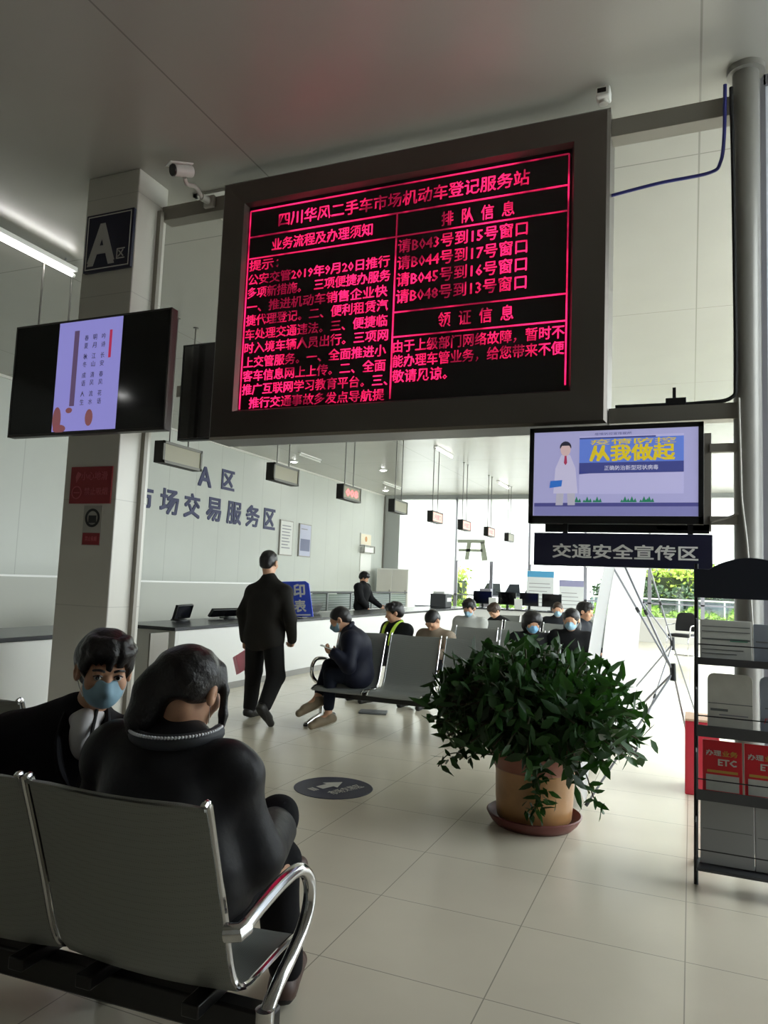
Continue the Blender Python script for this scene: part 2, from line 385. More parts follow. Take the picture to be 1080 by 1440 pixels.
# ------------------------------------------------------------------ outdoors
struct('ground', MB().bb(-60, 60, YF+.2, 90, -.35, -.15).bb(XR+.25, 60, -40, YF+.2, -.35, -.15), mat('forecourt', '#c9c8c2', .8, var=.05, vscale=.4), 'pale concrete forecourt outside the windows', 'ground')
def car(name, label, loc, rot, body, L=4.5, Hh=1.75, van=False):
    t = thing(name, label, 'car' if not van else 'van', loc, rot)
    gl = mat('car_glass', '#15181c', .08); ty = mat('tyre', '#101010', .8)
    prof = ([(-L/2, .3), (-L/2-.02, .85), (-L/2+.1, 1.0), (-L/2+.95, 1.08), (-L/2+1.65, Hh-.05), (-L/2+2.1, Hh), (L/2-.5, Hh-.02), (L/2-.1, 1.1), (L/2, .9), (L/2, .3)] if not van else
            [(-L/2, .3), (-L/2, .95), (-L/2+.35, 1.12), (-L/2+1.0, Hh-.1), (-L/2+1.3, Hh), (L/2-.12, Hh), (L/2, Hh-.2), (L/2, .3)])
    V = frame((0, .85, 0), (1,0,0), (0,0,1))
    MB().prism(prof, 0, 1.7, V).build('body', body, t, bevel=.07, seg=3)
    for s in (-1, 1):
        y = s*.853
        for x0, x1 in ((-L/2+1.45, -L/2+2.35), (-L/2+2.45, L/2-1.3), (L/2-1.2, L/2-.55)):
            MB().prism([(x0, 1.1), (x1, 1.1), (x1-.05, Hh-.16), (x0+.28, Hh-.16)], -.012, .012, frame((0, y, 0), (1,0,0), (0,0,1))).build('side_window', gl, t, bevel=.004)
        for x in (-L/2+.85, L/2-.85):
            w = MB().cyl((x, s*.66, .32), (x, s*.88, .32), .32, 28).build('wheel', ty, t, bevel=.02)
            MB().cyl((x, s*.875, .32), (x, s*.892, .32), .19, 20).build('rim', M_alu, w)
    MB().prism([(-.62, .02), (.62, .02), (.52, .5), (-.52, .5)], 0, .02, frame((-L/2+1.02, 0, 1.1), (0,-1,0), (.68,0,.62))).build('windscreen', gl, t)
    MB().bb(-L/2-.03, -L/2+.05, -.7, -.4, .7, .85).bb(-L/2-.03, -L/2+.05, .4, .7, .7, .85).build('headlight', M_white, t, bevel=.02)
    return t
car('car', 'white car parked outside behind the wide blind', (-7.9, 33, -.15), 0.06, mat('white_paint', '#e9eaea', .25, coat=.5), Hh=1.8)
car('van', 'dark grey van parked outside behind the posters', (-1.9, 34.2, -.15), 0., mat('dark_paint', '#3f434a', .3, coat=.5), L=4.9, Hh=2.55, van=True)

def leaf_cloud(name, m, parent, pts, L, Wd, up=.3):
    """folded leaf blades at pts, random directions"""
    n = len(pts); d = rng.normal(size=(n, 3)); d[:,2] += up; d /= np.linalg.norm(d, axis=1)[:,None]
    q = rng.normal(size=(n, 3)); w = np.cross(d, q); w /= np.linalg.norm(w, axis=1)[:,None]; nn = np.cross(d, w)
    l = L*(.7+.6*rng.random(n))[:,None]; ww = Wd*(.7+.6*rng.random(n))[:,None]
    base = np.array([(0,0,0),(.35,.5,.1),(.7,.38,.08),(1,0,-.1),(.7,-.38,.08),(.35,-.5,.1),(.5,0,-.02)])
    V = pts[:,None,:]+base[None,:,0:1]*(d*l)[:,None,:]+base[None,:,1:2]*(w*ww)[:,None,:]+base[None,:,2:3]*(nn*ww)[:,None,:]
    F = []
    for i in range(n):
        o = 7*i; F += [(o, o+1, o+6), (o+1, o+2, o+6), (o+2, o+3, o+6), (o+3, o+4, o+6), (o+4, o+5, o+6), (o+5, o, o+6)]
    me = bpy.data.meshes.new(name); me.from_pydata(V.reshape(-1, 3).tolist(), [], F); me.update(); me.materials.append(m)
    me.polygons.foreach_set('use_smooth', [True]*len(me.polygons))
    return link_mesh(name, me, parent)
def hedge(label, x0, x1, y0, y1, z0, z1, n, m, L=.16, cat='hedge'):
    t = thing('hedge', label, cat, ((x0+x1)/2, (y0+y1)/2, -.15))
    p = rng.random((n, 3))*(x1-x0, y1-y0, z1-z0)+(-(x1-x0)/2, -(y1-y0)/2, z0+.15)
    p[:,2] += .12*np.sin(p[:,0]*4)+.08*np.sin(p[:,0]*9+1)
    leaf_cloud('foliage', m, t, p, L, L*.5, .5)
    MB().bb(-(x1-x0)/2+.1, (x1-x0)/2-.1, -(y1-y0)/2+.1, (y1-y0)/2-.1, 0, (z1-z0)*.8+z0+.1).build('twig_core', mat('twigs', '#2f3a1f', .9), t)
M_yg = mat('yellow_green_leaf', '#a9bf4a', .5, island=.4); M_dg = mat('hedge_leaf', '#3f5a35', .5, island=.5); M_lg = mat('lawn_leaf', '#8fb63a', .6, island=.3)
hedge('low bright green planting strip along the foot of the end windows', -9.5, 2.6, 27.6, 28.4, 0, .72, 5200, M_lg, .16)
hedge('clipped dark hedge outside behind the glass railing', -3.6, 2.8, 29.4, 30.4, 0, 1.6, 3600, M_dg, .17)
hedge('yellow green bush row growing above the dark hedge', -1.8, 2.8, 30.8, 31.6, .6, 2.4, 2300, M_yg, .2)
hedge('yellow green shrub beside the white parked car', -9.9, -8.6, 29.2, 30.2, 0, 2.0, 900, M_yg, .2, cat='shrub')
t = thing('glass_railing', 'pale glass railing outside in front of the hedge', 'railing', (0, 29.0, -.15))
MB().bb(-3.5, 2.6, -.01, .01, .25, 1.25).build('glass_panel', thin_mat('rail_glass', 'glass', (.75, .9, .95), .25), t, smooth=0)
MB().cyl((-3.5, 0, 1.3), (2.6, 0, 1.3), .03).build('handrail', M_white, t)
for x in (-3.4, -1.9, -.4, 1.1, 2.5): MB().bb(x-.025, x+.025, -.025, .025, 0, 1.3).build('post', M_white, t, smooth=0)
# ------------------------------------------------------------------ big LED notice board
def led_material(name, strength):
    m = bpy.data.materials.new(name); m.use_nodes = True; nt = m.node_tree; N = nt.nodes; L = nt.links; b = N['Principled BSDF']
    b.inputs['Base Color'].default_value = (.02, .002, .004, 1); b.inputs['Roughness'].default_value = .6
    b.inputs['Emission Color'].default_value = (1., .015, .12, 1)
    tc = N.new('ShaderNodeTexCoord'); sp = N.new('ShaderNodeSeparateXYZ'); L.new(tc.outputs['Object'], sp.inputs[0])
    def math_(op, a, b_=None, c=None):
        n = N.new('ShaderNodeMath'); n.operation = op
        for i, q in enumerate((a, b_, c)):
            if q is None: continue
            if isinstance(q, (int, float)): n.inputs[i].default_value = q
            else: L.new(q, n.inputs[i])
        return n.outputs[0]
    # the display lights its modules in turn: slanting bands of brighter and dimmer diodes
    s = math_('MULTIPLY_ADD', sp.outputs[2], .55, sp.outputs[0]); s = math_('SINE', math_('MULTIPLY', s, 5.1))
    nz = N.new('ShaderNodeTexNoise'); nz.inputs['Scale'].default_value = 5.; L.new(tc.outputs['Object'], nz.inputs['Vector'])
    k = math_('MULTIPLY_ADD', nz.outputs['Fac'], 2.6, math_('MULTIPLY_ADD', s, .35, -.75))
    k = math_('MAXIMUM', math_('MINIMUM', k, 1.), .13)
    # diode raster
    dx = math_('SINE', math_('MULTIPLY', sp.outputs[0], 2*PI/.0115)); dz = math_('SINE', math_('MULTIPLY', sp.outputs[2], 2*PI/.0115))
    r = math_('MULTIPLY_ADD', math_('ADD', dx, dz), .22, .75)
    L.new(math_('MULTIPLY', math_('MULTIPLY', k, r), strength), b.inputs['Emission Strength'])
    return m
M_led = led_material('led_red', 1.7)
bt = thing('led_notice_board', 'huge LED notice board of red Chinese text hanging between column and pillar', 'notice board', (-2.01, 4.9, 2.5))
def bx(x, y, z): return (x+2.01, y-4.9, z-2.5)
F = MB(); x0, x1, z0, z1 = -3.53, -.495, 2.495, 4.615; a0, a1, c0, c1 = -3.30, -.745, 2.735, 4.40
def ring(mb, o, i, yo, yi, back=None):
    v = [bx(o[0],yo,o[2]), bx(o[1],yo,o[2]), bx(o[1],yo,o[3]), bx(o[0],yo,o[3]), bx(i[0],yi,i[2]), bx(i[1],yi,i[2]), bx(i[1],yi,i[3]), bx(i[0],yi,i[3])]
    f = [(0,1,5,4), (1,2,6,5), (2,3,7,6), (3,0,4,7)]
    mb.raw(v, f)
ring(F, (x0+.02,x1-.02,z0+.02,z1-.02), (a0-.02,a1+.02,c0-.02,c1+.02), 4.75, 4.757); ring(F, (a0-.02,a1+.02,c0-.02,c1+.02), (a0,a1,c0,c1), 4.757, 4.805)
ring(F, (x0,x1,z0,z1), (x0+.02,x1-.02,z0+.02,z1-.02), 4.77, 4.75)
Bd = 5.05
F.raw([bx(x0,4.77,z0), bx(x1,4.77,z0), bx(x1,4.77,z1), bx(x0,4.77,z1), bx(x0,Bd,z0), bx(x1,Bd,z0), bx(x1,Bd,z1), bx(x0,Bd,z1)],
      [(0,4,5,1), (1,5,6,2), (2,6,7,3), (3,7,4,0), (4,7,6,5)])
F.build('frame', M_board, bt, smooth=0)
MB().bb(a0+2.01, a1+2.01, 4.805-4.9, 4.86-4.9, c0-2.5, c1-2.5).build('led_panel', M_ledbg, bt, smooth=0)
T = MB()
def led(body, xa, xb, zl, h): T.text(body, facing_cam(*bx(xa, 4.8015, zl)), xb-xa, h, .003, bold=.014)
led('四川华风二手车市场机动车登记服务站', -3.02, -1.03, 4.195, .115)
led('业务流程及办理须知', -3.07, -2.2, 4.005, .1)
led('排  队  信  息', -1.66, -1.13, 3.99, .11)
led('领  证  信  息', -1.66, -1.12, 3.245, .11)
for i, s in enumerate(('请B043号到15号窗口', '请B044号到17号窗口', '请B045号到16号窗口', '请B048号到13号窗口')):
    led(s, -1.99, -1.035, 3.835-.127*i, .105)
for s, xb, z in (('由于上级部门网络故障，暂时不', -.775, 3.085), ('能办理车管业务，给您带来不便', -.775, 2.975), ('敬请见谅。', -1.58, 2.865)): led(s, -1.995, xb, z, .095)
LL = (('提示：', -3.0, 3.86), ('公安交管2019年9月20日推行', -2.05, 3.745), ('多项新措施。  三项便捷办服务', -2.04, 3.635), ('一、推进机动车销售企业快', -2.06, 3.52), ('捷代理登记。二、便利租赁汽', -2.05, 3.41),
      ('车处理交通违法。三、便捷临', -2.05, 3.295), ('时入境车辆人员出行。三项网', -2.04, 3.185), ('上交管服务。一、全面推进小', -2.05, 3.07), ('客车信息网上上传。二、全面', -2.05, 2.96),
      ('推广互联网学习教育平台。三、', -2.03, 2.85))
for s, xb, z in LL: led(s, -3.27, xb, z, .09)
led('推行交通事故多发点导航提', -3.2, -2.05, 2.742, .088)
T.build('led_text', M_led, bt, smooth=0)
G = MB()
def hl(xa, xb, z): G.bb(xa+2.01, xb+2.01, 4.8-4.9, 4.804-4.9, z-2.5-.0055, z-2.5+.0055)
def vl(x, za, zb): G.bb(x+2.01-.0055, x+2.01+.0055, 4.8-4.9, 4.804-4.9, za-2.5, zb-2.5)
hl(-3.285, -.765, 4.365); hl(-3.285, -.765, 4.145); hl(-3.285, -.765, 3.965); hl(-2.005, -.765, 3.39); hl(-2.005, -.765, 3.205)
vl(-3.285, 2.74, 4.365); vl(-.765, 2.77, 4.365); vl(-2.005, 2.75, 4.145)
G.build('led_rule_lines', M_led, bt, smooth=0)

# ------------------------------------------------------------------ screens
def emi(name, col, e=1.): return mat('screen_'+name, tuple(c*.9 for c in col), .3, emit=e*.62)
def tv(name, label, x0, x1, yf, z0, z1, dep=.06, bez=.012, frame_m=None, screen_m=None):
    t = thing(name, label, 'television', ((x0+x1)/2, yf, z0)); hw = (x1-x0)/2; h = z1-z0
    MB().bb(-hw, hw, .004, dep, 0, h).bb(-hw+.2, hw-.2, dep, dep+.05, .1, h*.6).build('casing', frame_m or M_black, t, bevel=.006)
    w = MB()
    for a, b, c, d in ((-hw, hw, 0, bez*1.6), (-hw, hw, h-bez, h), (-hw, -hw+bez, 0, h), (hw-bez, hw, 0, h)): w.bb(a, b, -.006, .006, c, d)
    w.build('bezel', frame_m or M_black, t, bevel=.002)
    MB().bb(-hw+bez, hw-bez, -.001, .004, bez*1.6, h-bez).build('screen', screen_m or M_screen, t, smooth=0)
    return t
lav = emi('lavender', (.26, .245, .62), .9)
t1 = tv('wall_television', 'large black television with a narrow lavender poem picture, hung before the column', -4.67, -3.235, 3.88, 2.385, 3.225, frame_m=mat('gunmetal_bezel', '#3a3835', .4))
def s1(x, z): return (x+3.9525, z-2.385)
def rect(mb, a, b, y, M=None): mb.bb(a[0], b[0], y-.0006, y, a[1], b[1])
m = MB(); rect(m, s1(-4.24, 2.41), s1(-3.655, 3.21), -.0015); pic = m.build('picture', lav, t1, smooth=0)
m = MB(); rect(m, s1(-4.09, 2.59), s1(-4.045, 3.14), -.003); m.build('picture_bar', emi('brown', (.13, .08, .17), .7), pic, smooth=0)
for x, col in ((-3.835, '吟诗 长安 春风 花语'), (-3.915, '明月 江山 清风 流水'), (-3.992, '春夏 秋冬 成语 人生')):
    cs = col.replace(' ', ''); m = MB()
    for k, ch in enumerate(cs):
        z = 3.10-.058*k-.02*(k//2); a = s1(x, z); m.text(ch, facing_cam(a[0], -.0025, a[1]-.04), .034, .04, .001)
    m.build('picture_writing', emi('ink', (.02, .015, .06), .5), pic, smooth=0)
m = MB(); rect(m, s1(-3.765, 2.92), s1(-3.742, 3.12), -.003); m.build('picture_title', emi('crimson', (.45, .03, .09), .8), pic, smooth=0)
for cx, cz, rx, rz in ((-3.9, 2.5, .035, .06), (-4.2, 2.5, .04, .09), (-4.17, 2.43, .06, .03), (-4.09, 2.56, .03, .02)):
    a = s1(cx, cz); m = MB().prism([(a[0]+rx*math.cos(q*PI/8), a[1]+rz*math.sin(q*PI/8)) for q in range(16)], .0018, .003, frame((0,0,0), (1,0,0), (0,0,1)))
    m.build('picture_ornament', emi('amber', (.25, .09, .10), .7), pic, smooth=0)
MB().bb(-.3, -.2, .1, .62, .45, .55).bb(.0, .1, .1, .62, .45, .55).build('wall_bracket', M_beam, t1, smooth=0)
t2 = tv('wall_television', 'black switched-off television half hidden behind the left edge of the LED board', -4.12, -2.7, 5.12, 2.58, 3.43)
MB().bb(-.78, -.6, .03, .05, .4, .5).build('wall_bracket', M_beam, t2, smooth=0)
t3 = tv('hanging_television', 'black television showing a cartoon health notice, hung on the round pillar', -.967, .068, 4.7, 1.85, 2.466, dep=.07, bez=.03, screen_m=emi('pale_lavender', (.30, .295, .50), .95))
def s3(x, z): return (x+.4495, z-1.85)
sc = [c for c in t3.children if c.name.startswith('screen')][0]
def flat3(name, m_, rects=(), polys=(), texts=(), y=-.0015):
    mb = MB(); V = frame((0,0,0), (1,0,0), (0,0,1))
    for a, b in rects: rect(mb, s3(*a), s3(*b), y)
    for P in polys: mb.prism([s3(*q) for q in P], -y, -y+.0006, V)
    for body, x, z, w, h, bo in texts: a = s3(x, z); mb.text(body, facing_cam(a[0], y, a[1]), w, h, .0008, bold=bo)
    return mb.build(name, m_, sc, smooth=0)
def circ(x, z, r, rz=None, n=16): return [(x+r*math.cos(2*PI*i/n), z+(rz or r)*math.sin(2*PI*i/n)) for i in range(n)]
flat3('shown_panel', emi('panel', (.36, .35, .56), .95), [((-.652, 2.035), (-.042, 2.40))])
flat3('shown_sky_band', emi('sky', (.10, .17, .52), .9), [((-.652, 2.23), (-.042, 2.385))], y=-.0025)
flat3('shown_navy_band', emi('navy', (.045, .055, .2), .9), [((-.652, 2.165), (-.042, 2.232)), ((-.652, 2.383), (-.2, 2.392))], [[(-.652, 2.19), (-.59, 2.165), (-.652, 2.16)]], y=-.003)
flat3('shown_floor_band', emi('band', (.06, .06, .2), .9), [((-.93, 1.957), (.038, 1.98))])
flat3('shown_ground', emi('ground', (.17, .17, .36), .9), [((-.93, 1.9), (.038, 1.957))])
flat3('shown_headline', emi('yellow', (.55, .42, .02), .9), texts=[('从我做起', -.59, 2.238, .5, .105, .03), ('疫情防控', -.585, 2.345, .5, .034, .01)], y=-.004)
flat3('shown_subline', emi('cream', (.5, .5, .6), .9), texts=[('正确防治新型冠状病毒', -.5, 2.182, .315, .03, .005)], y=-.004)
flat3('shown_top_line', emi('slate', (.06, .07, .2), .7), texts=[('疫情防控宣传视频', -.56, 2.405, .22, .016, .0)], y=-.002)
for x in (-.665, -.6, -.54, -.375, -.335, -.265, -.235): flat3('shown_shrub', emi('leaf', (.02, .16, .09), .9), polys=[[(x-.028, 1.983), (x-.02, 2.0), (x-.012, 1.99), (x, 2.02), (x+.01, 1.992), (x+.02, 2.008), (x+.028, 1.983)]], y=-.0025)
flat3('shown_doctor_coat', emi('coat', (.42, .40, .55), .95), polys=[[(-.81, 2.04), (-.8, 2.2), (-.765, 2.285), (-.71, 2.285), (-.675, 2.2), (-.66, 2.04)]], y=-.003)
flat3('shown_doctor_legs', emi('legs', (.36, .35, .42), .9), polys=[[(-.795, 1.965), (-.79, 2.05), (-.745, 2.05), (-.75, 1.965)], [(-.72, 1.965), (-.725, 2.05), (-.675, 2.05), (-.675, 1.965)]], y=-.0028)
flat3('shown_doctor_head', emi('face', (.5, .36, .36), .9), polys=[circ(-.738, 2.32, .032, .042)], y=-.0035)
flat3('shown_doctor_hair', emi('hair', (.03, .03, .05), .6), polys=[[(-.772, 2.325)]+[(-.738+.036*math.cos(PI-PI*i/8), 2.335+.038*math.sin(PI-PI*i/8)) for i in range(9)]+[(-.704, 2.325), (-.715, 2.345), (-.76, 2.345)]], y=-.004)
flat3('shown_doctor_tie', emi('tie', (.3, .03, .08), .9), polys=[[(-.743, 2.28), (-.731, 2.28), (-.727, 2.235), (-.737, 2.22), (-.747, 2.235)]], y=-.0042)
flat3('shown_clipboard', emi('blue', (.03, .13, .45), .9), polys=[[(-.835, 2.075), (-.76, 2.085), (-.755, 2.125), (-.83, 2.12)]], y=-.0042)
# backing, mount arms, name plate below
fr = thing('television_mount', 'dark steel mounting frame and arms joining the screen to the round pillar', 'mount', (.1, 4.84, 1.8))
MB().bb(-.3, .012, -.018, .04, .02, .62).build('back_plate', M_beam, fr, bevel=.004)
MB().bb(.0, .165, -.03, .02, .5, .552).build('arm', M_beam, fr, bevel=.004)
MB().bb(.0, .165, -.03, .02, .06, .11).build('arm', M_beam, fr, bevel=.004)
MB().tube([(.01, -.035, .075), (.1, -.04, .1), (.16, -.03, .125)], .008).build('loose_cable', M_beam, fr)
MB().bb(-.98, -.0, -.018, .0, .005, .06).build('hanger_bar', M_black, fr, smooth=0)
nb = thing('safety_zone_sign', 'long navy sign with seven white characters below the hanging television', 'sign', (-.405, 4.69, 1.585))
MB().bb(-.52, .52, 0, .07, 0, .205).build('panel', M_navy, nb, bevel=.004)
for s in (-.33, .4): MB().bb(s-.015, s+.015, .025, .05, .2, .27).build('hanger', M_black, nb, smooth=0)
MB().text('交通安全宣传区', facing_cam(-.402, -.0005, .048), .845, .09, .003, bold=.02).build('lettering', mat('bright_letter', '#efeeea', .5), nb, smooth=0)

# ------------------------------------------------------------------ hanging counter displays
M_signface = mat('sign_window', '#757058', .3); M_redglow = mat('red_digits', (1., .12, .12), emit=1.3); M_pinkpane = mat('lit_window', (.85, .36, .3), .4, emit=.55)
sgn = [(5.66, 3.06, 0), (7.75, 2.95, 0), (10.26, 3.08, 0), (12.59, 3.06, 1), (14.94, 3.055, 0), (17.23, 3.04, 2), (19.51, 3.03, 2), (21.9, 3.03, 2), (24.21, 3.02, 0)]
words = ['nearest the column and partly behind the big screen', 'just right of the column top, dark face', 'third from the column, dark face', 'fourth from the column, bright red digits', 'fifth from the column, dark face before the wall corner',
         'first of three small red ones before the blinds', 'second of three small red ones before the blinds', 'third of three small red ones before the blinds', 'farthest one, dark face, near the hanging television']
for (y, z, k), wd in zip(sgn, words):
    x = -6.2+.036*(y-7.6)
    t = thing('hanging_number_display', f'small number display on two rods, {wd}', 'display', (x, y, z-.14), group='number displays hung above the counter')
    MB().bb(-.075, .06, -.4, .4, 0, .28).build('casing', mat('display_case', '#23221f', .5), t, bevel=.006)
    w = MB()
    for a, b, c, d in ((-.4, .4, 0, .035), (-.4, .4, .245, .28), (-.4, -.365, 0, .28), (.365, .4, 0, .28)): w.bb(.06, .075, a, b, c, d)
    w.build('rim', mat('display_rim', '#4f4e47', .4, metal=.4), t, smooth=0)
    pn = MB().bb(.06, .064, -.37, .37, .035, .245).build('window', M_pinkpane if k == 2 else M_signface, t, smooth=0)
    if k: MB().text('3号窗口'[:4] if k == 2 else '008', facing_px(.065, -.27, .07), .54, .14, .002, bold=.03).build('digits', M_redglow, pn, smooth=0)
    for s in (-.19, .19):
        MB().cyl((-.01, s, .28), (-.01, s, ZC-(z-.14)), .011, 10).cyl((-.01, s, ZC-(z-.14)-.012), (-.01, s, ZC-(z-.14)), .035, 14).build('rod', mat('rod_grey', '#6d6b66', .35, metal=.6), t)
# ------------------------------------------------------------------ ceiling lights, vent, lamps
def tube_light(x, y0, y1, m_, label, drop=.06):
    t = thing('tube_light', label, 'ceiling light', (x, (y0+y1)/2, ZC), group='tube lights on the hall ceiling'); h = (y1-y0)/2
    MB().bb(-.05, .05, -h, h, -.05-drop+.04, -.0-drop+.04).build('housing', M_white, t, bevel=.004)
    for s in (-.8, .8): MB().cyl((0, h*s, -.03), (0, h*s, 0), .012, 8).build('hanger', M_alu, t)
    MB().cyl((0, -h+.02, -.045-drop), (0, h-.02, -.045-drop), .02, 14).build('tube', m_, t)
    MB().cyl((0, -h, -.045-drop), (0, -h+.03, -.045-drop), .022, 14).cyl((0, h-.03, -.045-drop), (0, h, -.045-drop), .022, 14).build('end_cap', M_white, t)
tube_light(-6.2, 4.55, 5.8, M_tube, 'bright white tube light above the poem television', .1)
tube_light(-5.74, 16.75, 18.1, M_tubedim, 'tube light above the number display before the wall corner', .02)
tube_light(-5.7, 22.9, 24.4, M_tubedim, 'smaller tube light farther down the hall, right of the red displays', .02)
tube_light(-9.65, 17.0, 18.2, mat('tube_off', '#d8d8d2', .4), 'unlit tube fixture near the panelled wall', .02)
tube_light(-9.57, 22.6, 24.2, mat('tube_off', '#d8d8d2', .4), 'unlit far tube fixture near the wall corner', .02)
for x, y, wd in ((-10.57, 18.33, 'glowing downlight beside the unlit tube near the wall'), (-8.56, 20.2, 'glowing downlight above the wall corner, upper one'), (-10.4, 24.85, 'glowing downlight close to the wall corner, lower one'), (-9.95, -2.9, 'ceiling downlight at the dark end of the hall')):
    t = thing('downlight', wd, 'ceiling light', (x, y, ZC), group='round downlights'); MB().lathe([(.13, 0), (.13, -.02), (.1, -.03), (.09, -.01)], 24, ring=True).build('ring', M_white, t)
    MB().lathe([(.0, -.05), (.06, -.04), (.09, -.012), (.09, -.005)], 20).build('lamp', M_spot, t)
t = thing('ceiling_vent', 'pale grille set in the ceiling just left of the LED board', 'vent', (-3.7, 5.35, ZC)); w = MB()
for i in range(12): w.bb(-.3, .3, -.3+.05*i, -.27+.05*i, -.02, 0)
w.build('grille', M_off, t, smooth=0); MB().bb(-.34, .34, -.34, -.3, -.025, 0).bb(-.34, .34, .3, .34, -.025, 0).bb(-.34, -.3, -.34, .34, -.025, 0).bb(.3, .34, -.34, .34, -.025, 0).build('frame', M_off, t, smooth=0)
# security cameras
t = thing('security_camera', 'white bullet security camera on a bracket at the beam beside the column', 'camera', (-3.7, 4.82, 4.52))
MB().bb(-.05, .05, -.03, 0, -.05, .05).cyl((0, -.03, 0), (-.02, -.1, .0), .03, 14).build('bracket', M_off, t, bevel=.004)
MB().tube(smooth_path([(-.02, -.1, 0), (0, -.2, .03), (-.005, -.3, .0), (.01, -.36, .02)], 4), .016).build('arm', M_off, t)
Mx = Matrix.Translation((.0, -.4, .06)) @ Matrix.Rotation(math.radians(-25), 4, 'Z') @ Matrix.Rotation(math.radians(18), 4, 'X')
bd = MB().tube([(0, .1, 0), (0, -.06, 0)], .045, 20, M=Mx).build('body', M_white, t, bevel=.006)
MB().tube([(0, -.06, 0), (0, -.075, 0)], .046, 20, M=Mx).build('lens_face', M_black, bd)
MB().bb(-.05, .05, -.1, .1, .04, .05, M=Mx).build('sun_shield', M_white, t, bevel=.003)
t = thing('security_camera', 'small box security camera on top of the right corner of the LED board', 'camera', (-.535, 4.7, 4.615))
MB().bb(-.045, .045, -.04, .06, .02, .09).build('body', M_white, t, bevel=.01)
MB().bb(-.035, .02, -.043, -.038, .045, .075).build('lens_face', M_black, t, smooth=0)
MB().cyl((0, .02, 0), (0, .02, .025), .03, 12).cyl((0, .02, .09), (.01, .02, .12), .02, 10).build('mount', M_off, t)
# cables, router
def cable(label, pts, r, m_, n=8): tag(MB().tube(smooth_path(pts, n), r, 8).build('cable', m_), label, 'cable')
M_cab = mat('cable_navy', '#2c2f7c', .5)
cable('dark blue cable looping from the round pillar to the LED board', [(.19, 4.78, 4.62), (.185, 4.79, 4.3), (.165, 4.82, 4.14), (.1, 4.84, 4.09), (-.2, 4.85, 4.08), (-.52, 4.88, 4.06)], .011, M_cab)
cable('black cable running down the round pillar onto the crossbar', [(.225, 4.79, 4.6), (.235, 4.79, 4.0), (.242, 4.79, 3.3), (.245, 4.79, 2.75), (.22, 4.8, 2.625), (.05, 4.83, 2.61), (-.2, 4.83, 2.61), (-.45, 4.83, 2.612)], .012, M_blackm)
cable('pale cable hanging along the round pillar down behind the rack', [(.262, 4.79, 2.62), (.27, 4.785, 2.2), (.275, 4.78, 2.0), (.3, 4.775, 1.75), (.315, 4.772, 1.5), (.33, 4.77, 1.2)], .006, M_off)
t = thing('junction_box', 'small black box with an antenna on the crossbar', 'box', (-.09, 4.85, 2.6)); MB().bb(-.06, .06, -.03, .03, 0, .05).build('body', M_black, t, bevel=.004); MB().bb(-.02, 0, -.01, .01, .05, .12).build('antenna', M_black, t)

# ------------------------------------------------------------------ writing and notices
M_letter = mat('navy_letter', '#2c3058', .5)
XW = XL+.004
def wall_letters(name, label, items):
    t = thing(name, label, 'lettering', (XL, items[0][1], items[0][3]))
    for ch, y0, y1, z0, z1 in items: MB().text(ch, facing_px(.004, y0-items[0][1], z0-items[0][3]), y1-y0, z1-z0, .03, bold=.025).build('character', M_letter, t, smooth=0)
wall_letters('wall_lettering', 'upper line of navy raised lettering reading A区 on the panelled wall', [('A', 14.65, 15.2, 3.56, 4.06), ('区', 15.62, 16.2, 3.6, 4.12)])
wall_letters('wall_lettering', 'lower line of navy raised lettering reading 市场交易服务区 on the panelled wall', [(c, a, b, 2.745, 3.34) for c, a, b in (('市', 12.4, 13.08), ('场', 13.32, 13.98), ('交', 14.18, 14.8), ('易', 15.05, 15.68), ('服', 15.93, 16.6), ('务', 16.82, 17.5), ('区', 17.72, 18.34))])
def notice(label, y0, y1, z0, z1, face, lines, ink, depth=.04, rim=M_steel):
    t = thing('wall_notice', label, 'notice', (XL, (y0+y1)/2, z0)); h = z1-z0; w = (y1-y0)/2
    MB().bb(0, depth, -w, w, 0, h).build('board', rim, t, smooth=0)
    f = MB().bb(depth, depth+.004, -w+.03, w-.03, .03, h-.03).build('sheet', face, t, smooth=0)
    b = MB()
    for k in range(lines): b.bb(depth+.004, depth+.006, -w+.1, w-.1-(.2*rng.random()), h-.18-k*(h-.3)/max(lines, 1), h-.15-k*(h-.3)/max(lines, 1))
    if lines: b.build('print', ink, f, smooth=0)
    return t, f
M_ink = mat('grey_ink', '#8d8c93', .6); M_paper = mat('paper', '#d6d6d2', .5)
notice('white framed notice of small print beside the wall lettering', 18.6, 19.35, 2.05, 3.09, M_paper, 8, M_ink)
t, f = notice('bluish framed notice right of the white notice', 19.75, 20.5, 2.06, 3.08, mat('blue_white_sheet', '#b4b6cc', .4), 1, M_ink)
MB().bb(.044, .047, -.3, .3, .18, .55).build('photo', mat('slate_print', '#6f7390', .5), f, smooth=0)
t, f = notice('cream notice with an orange emblem near the wall corner', 24.3, 25.25, 2.68, 3.12, mat('cream_sheet', '#e3d8c0', .5), 0, M_ink, .03, M_off)
MB().cyl((.034, 0, .24), (.037, 0, .24), .1, 20).build('emblem', mat('orange_print', '#c98f55', .5), f)
t = thing('wall_shelf', 'small dark wire shelf holding papers under the cream notice', 'shelf', (XL, 24.78, 2.4))
w = MB()
for z in (0, .25): w.bb(0, .2, -.48, -.44, z, z+.03).bb(0, .2, .44, .48, z, z+.03).bb(.17, .2, -.48, .48, z, z+.03)
for y in (-.46, .46): w.bb(.17, .2, y-.02, y+.02, 0, .28)
w.build('frame', M_steel, t, smooth=0); MB().bb(.02, .16, -.4, .4, .03, .22).build('papers', M_white, t, smooth=0)
notice('blank white sheet under the wire shelf', 24.35, 25.35, 1.74, 2.4, M_white, 0, M_ink, .02, M_off)
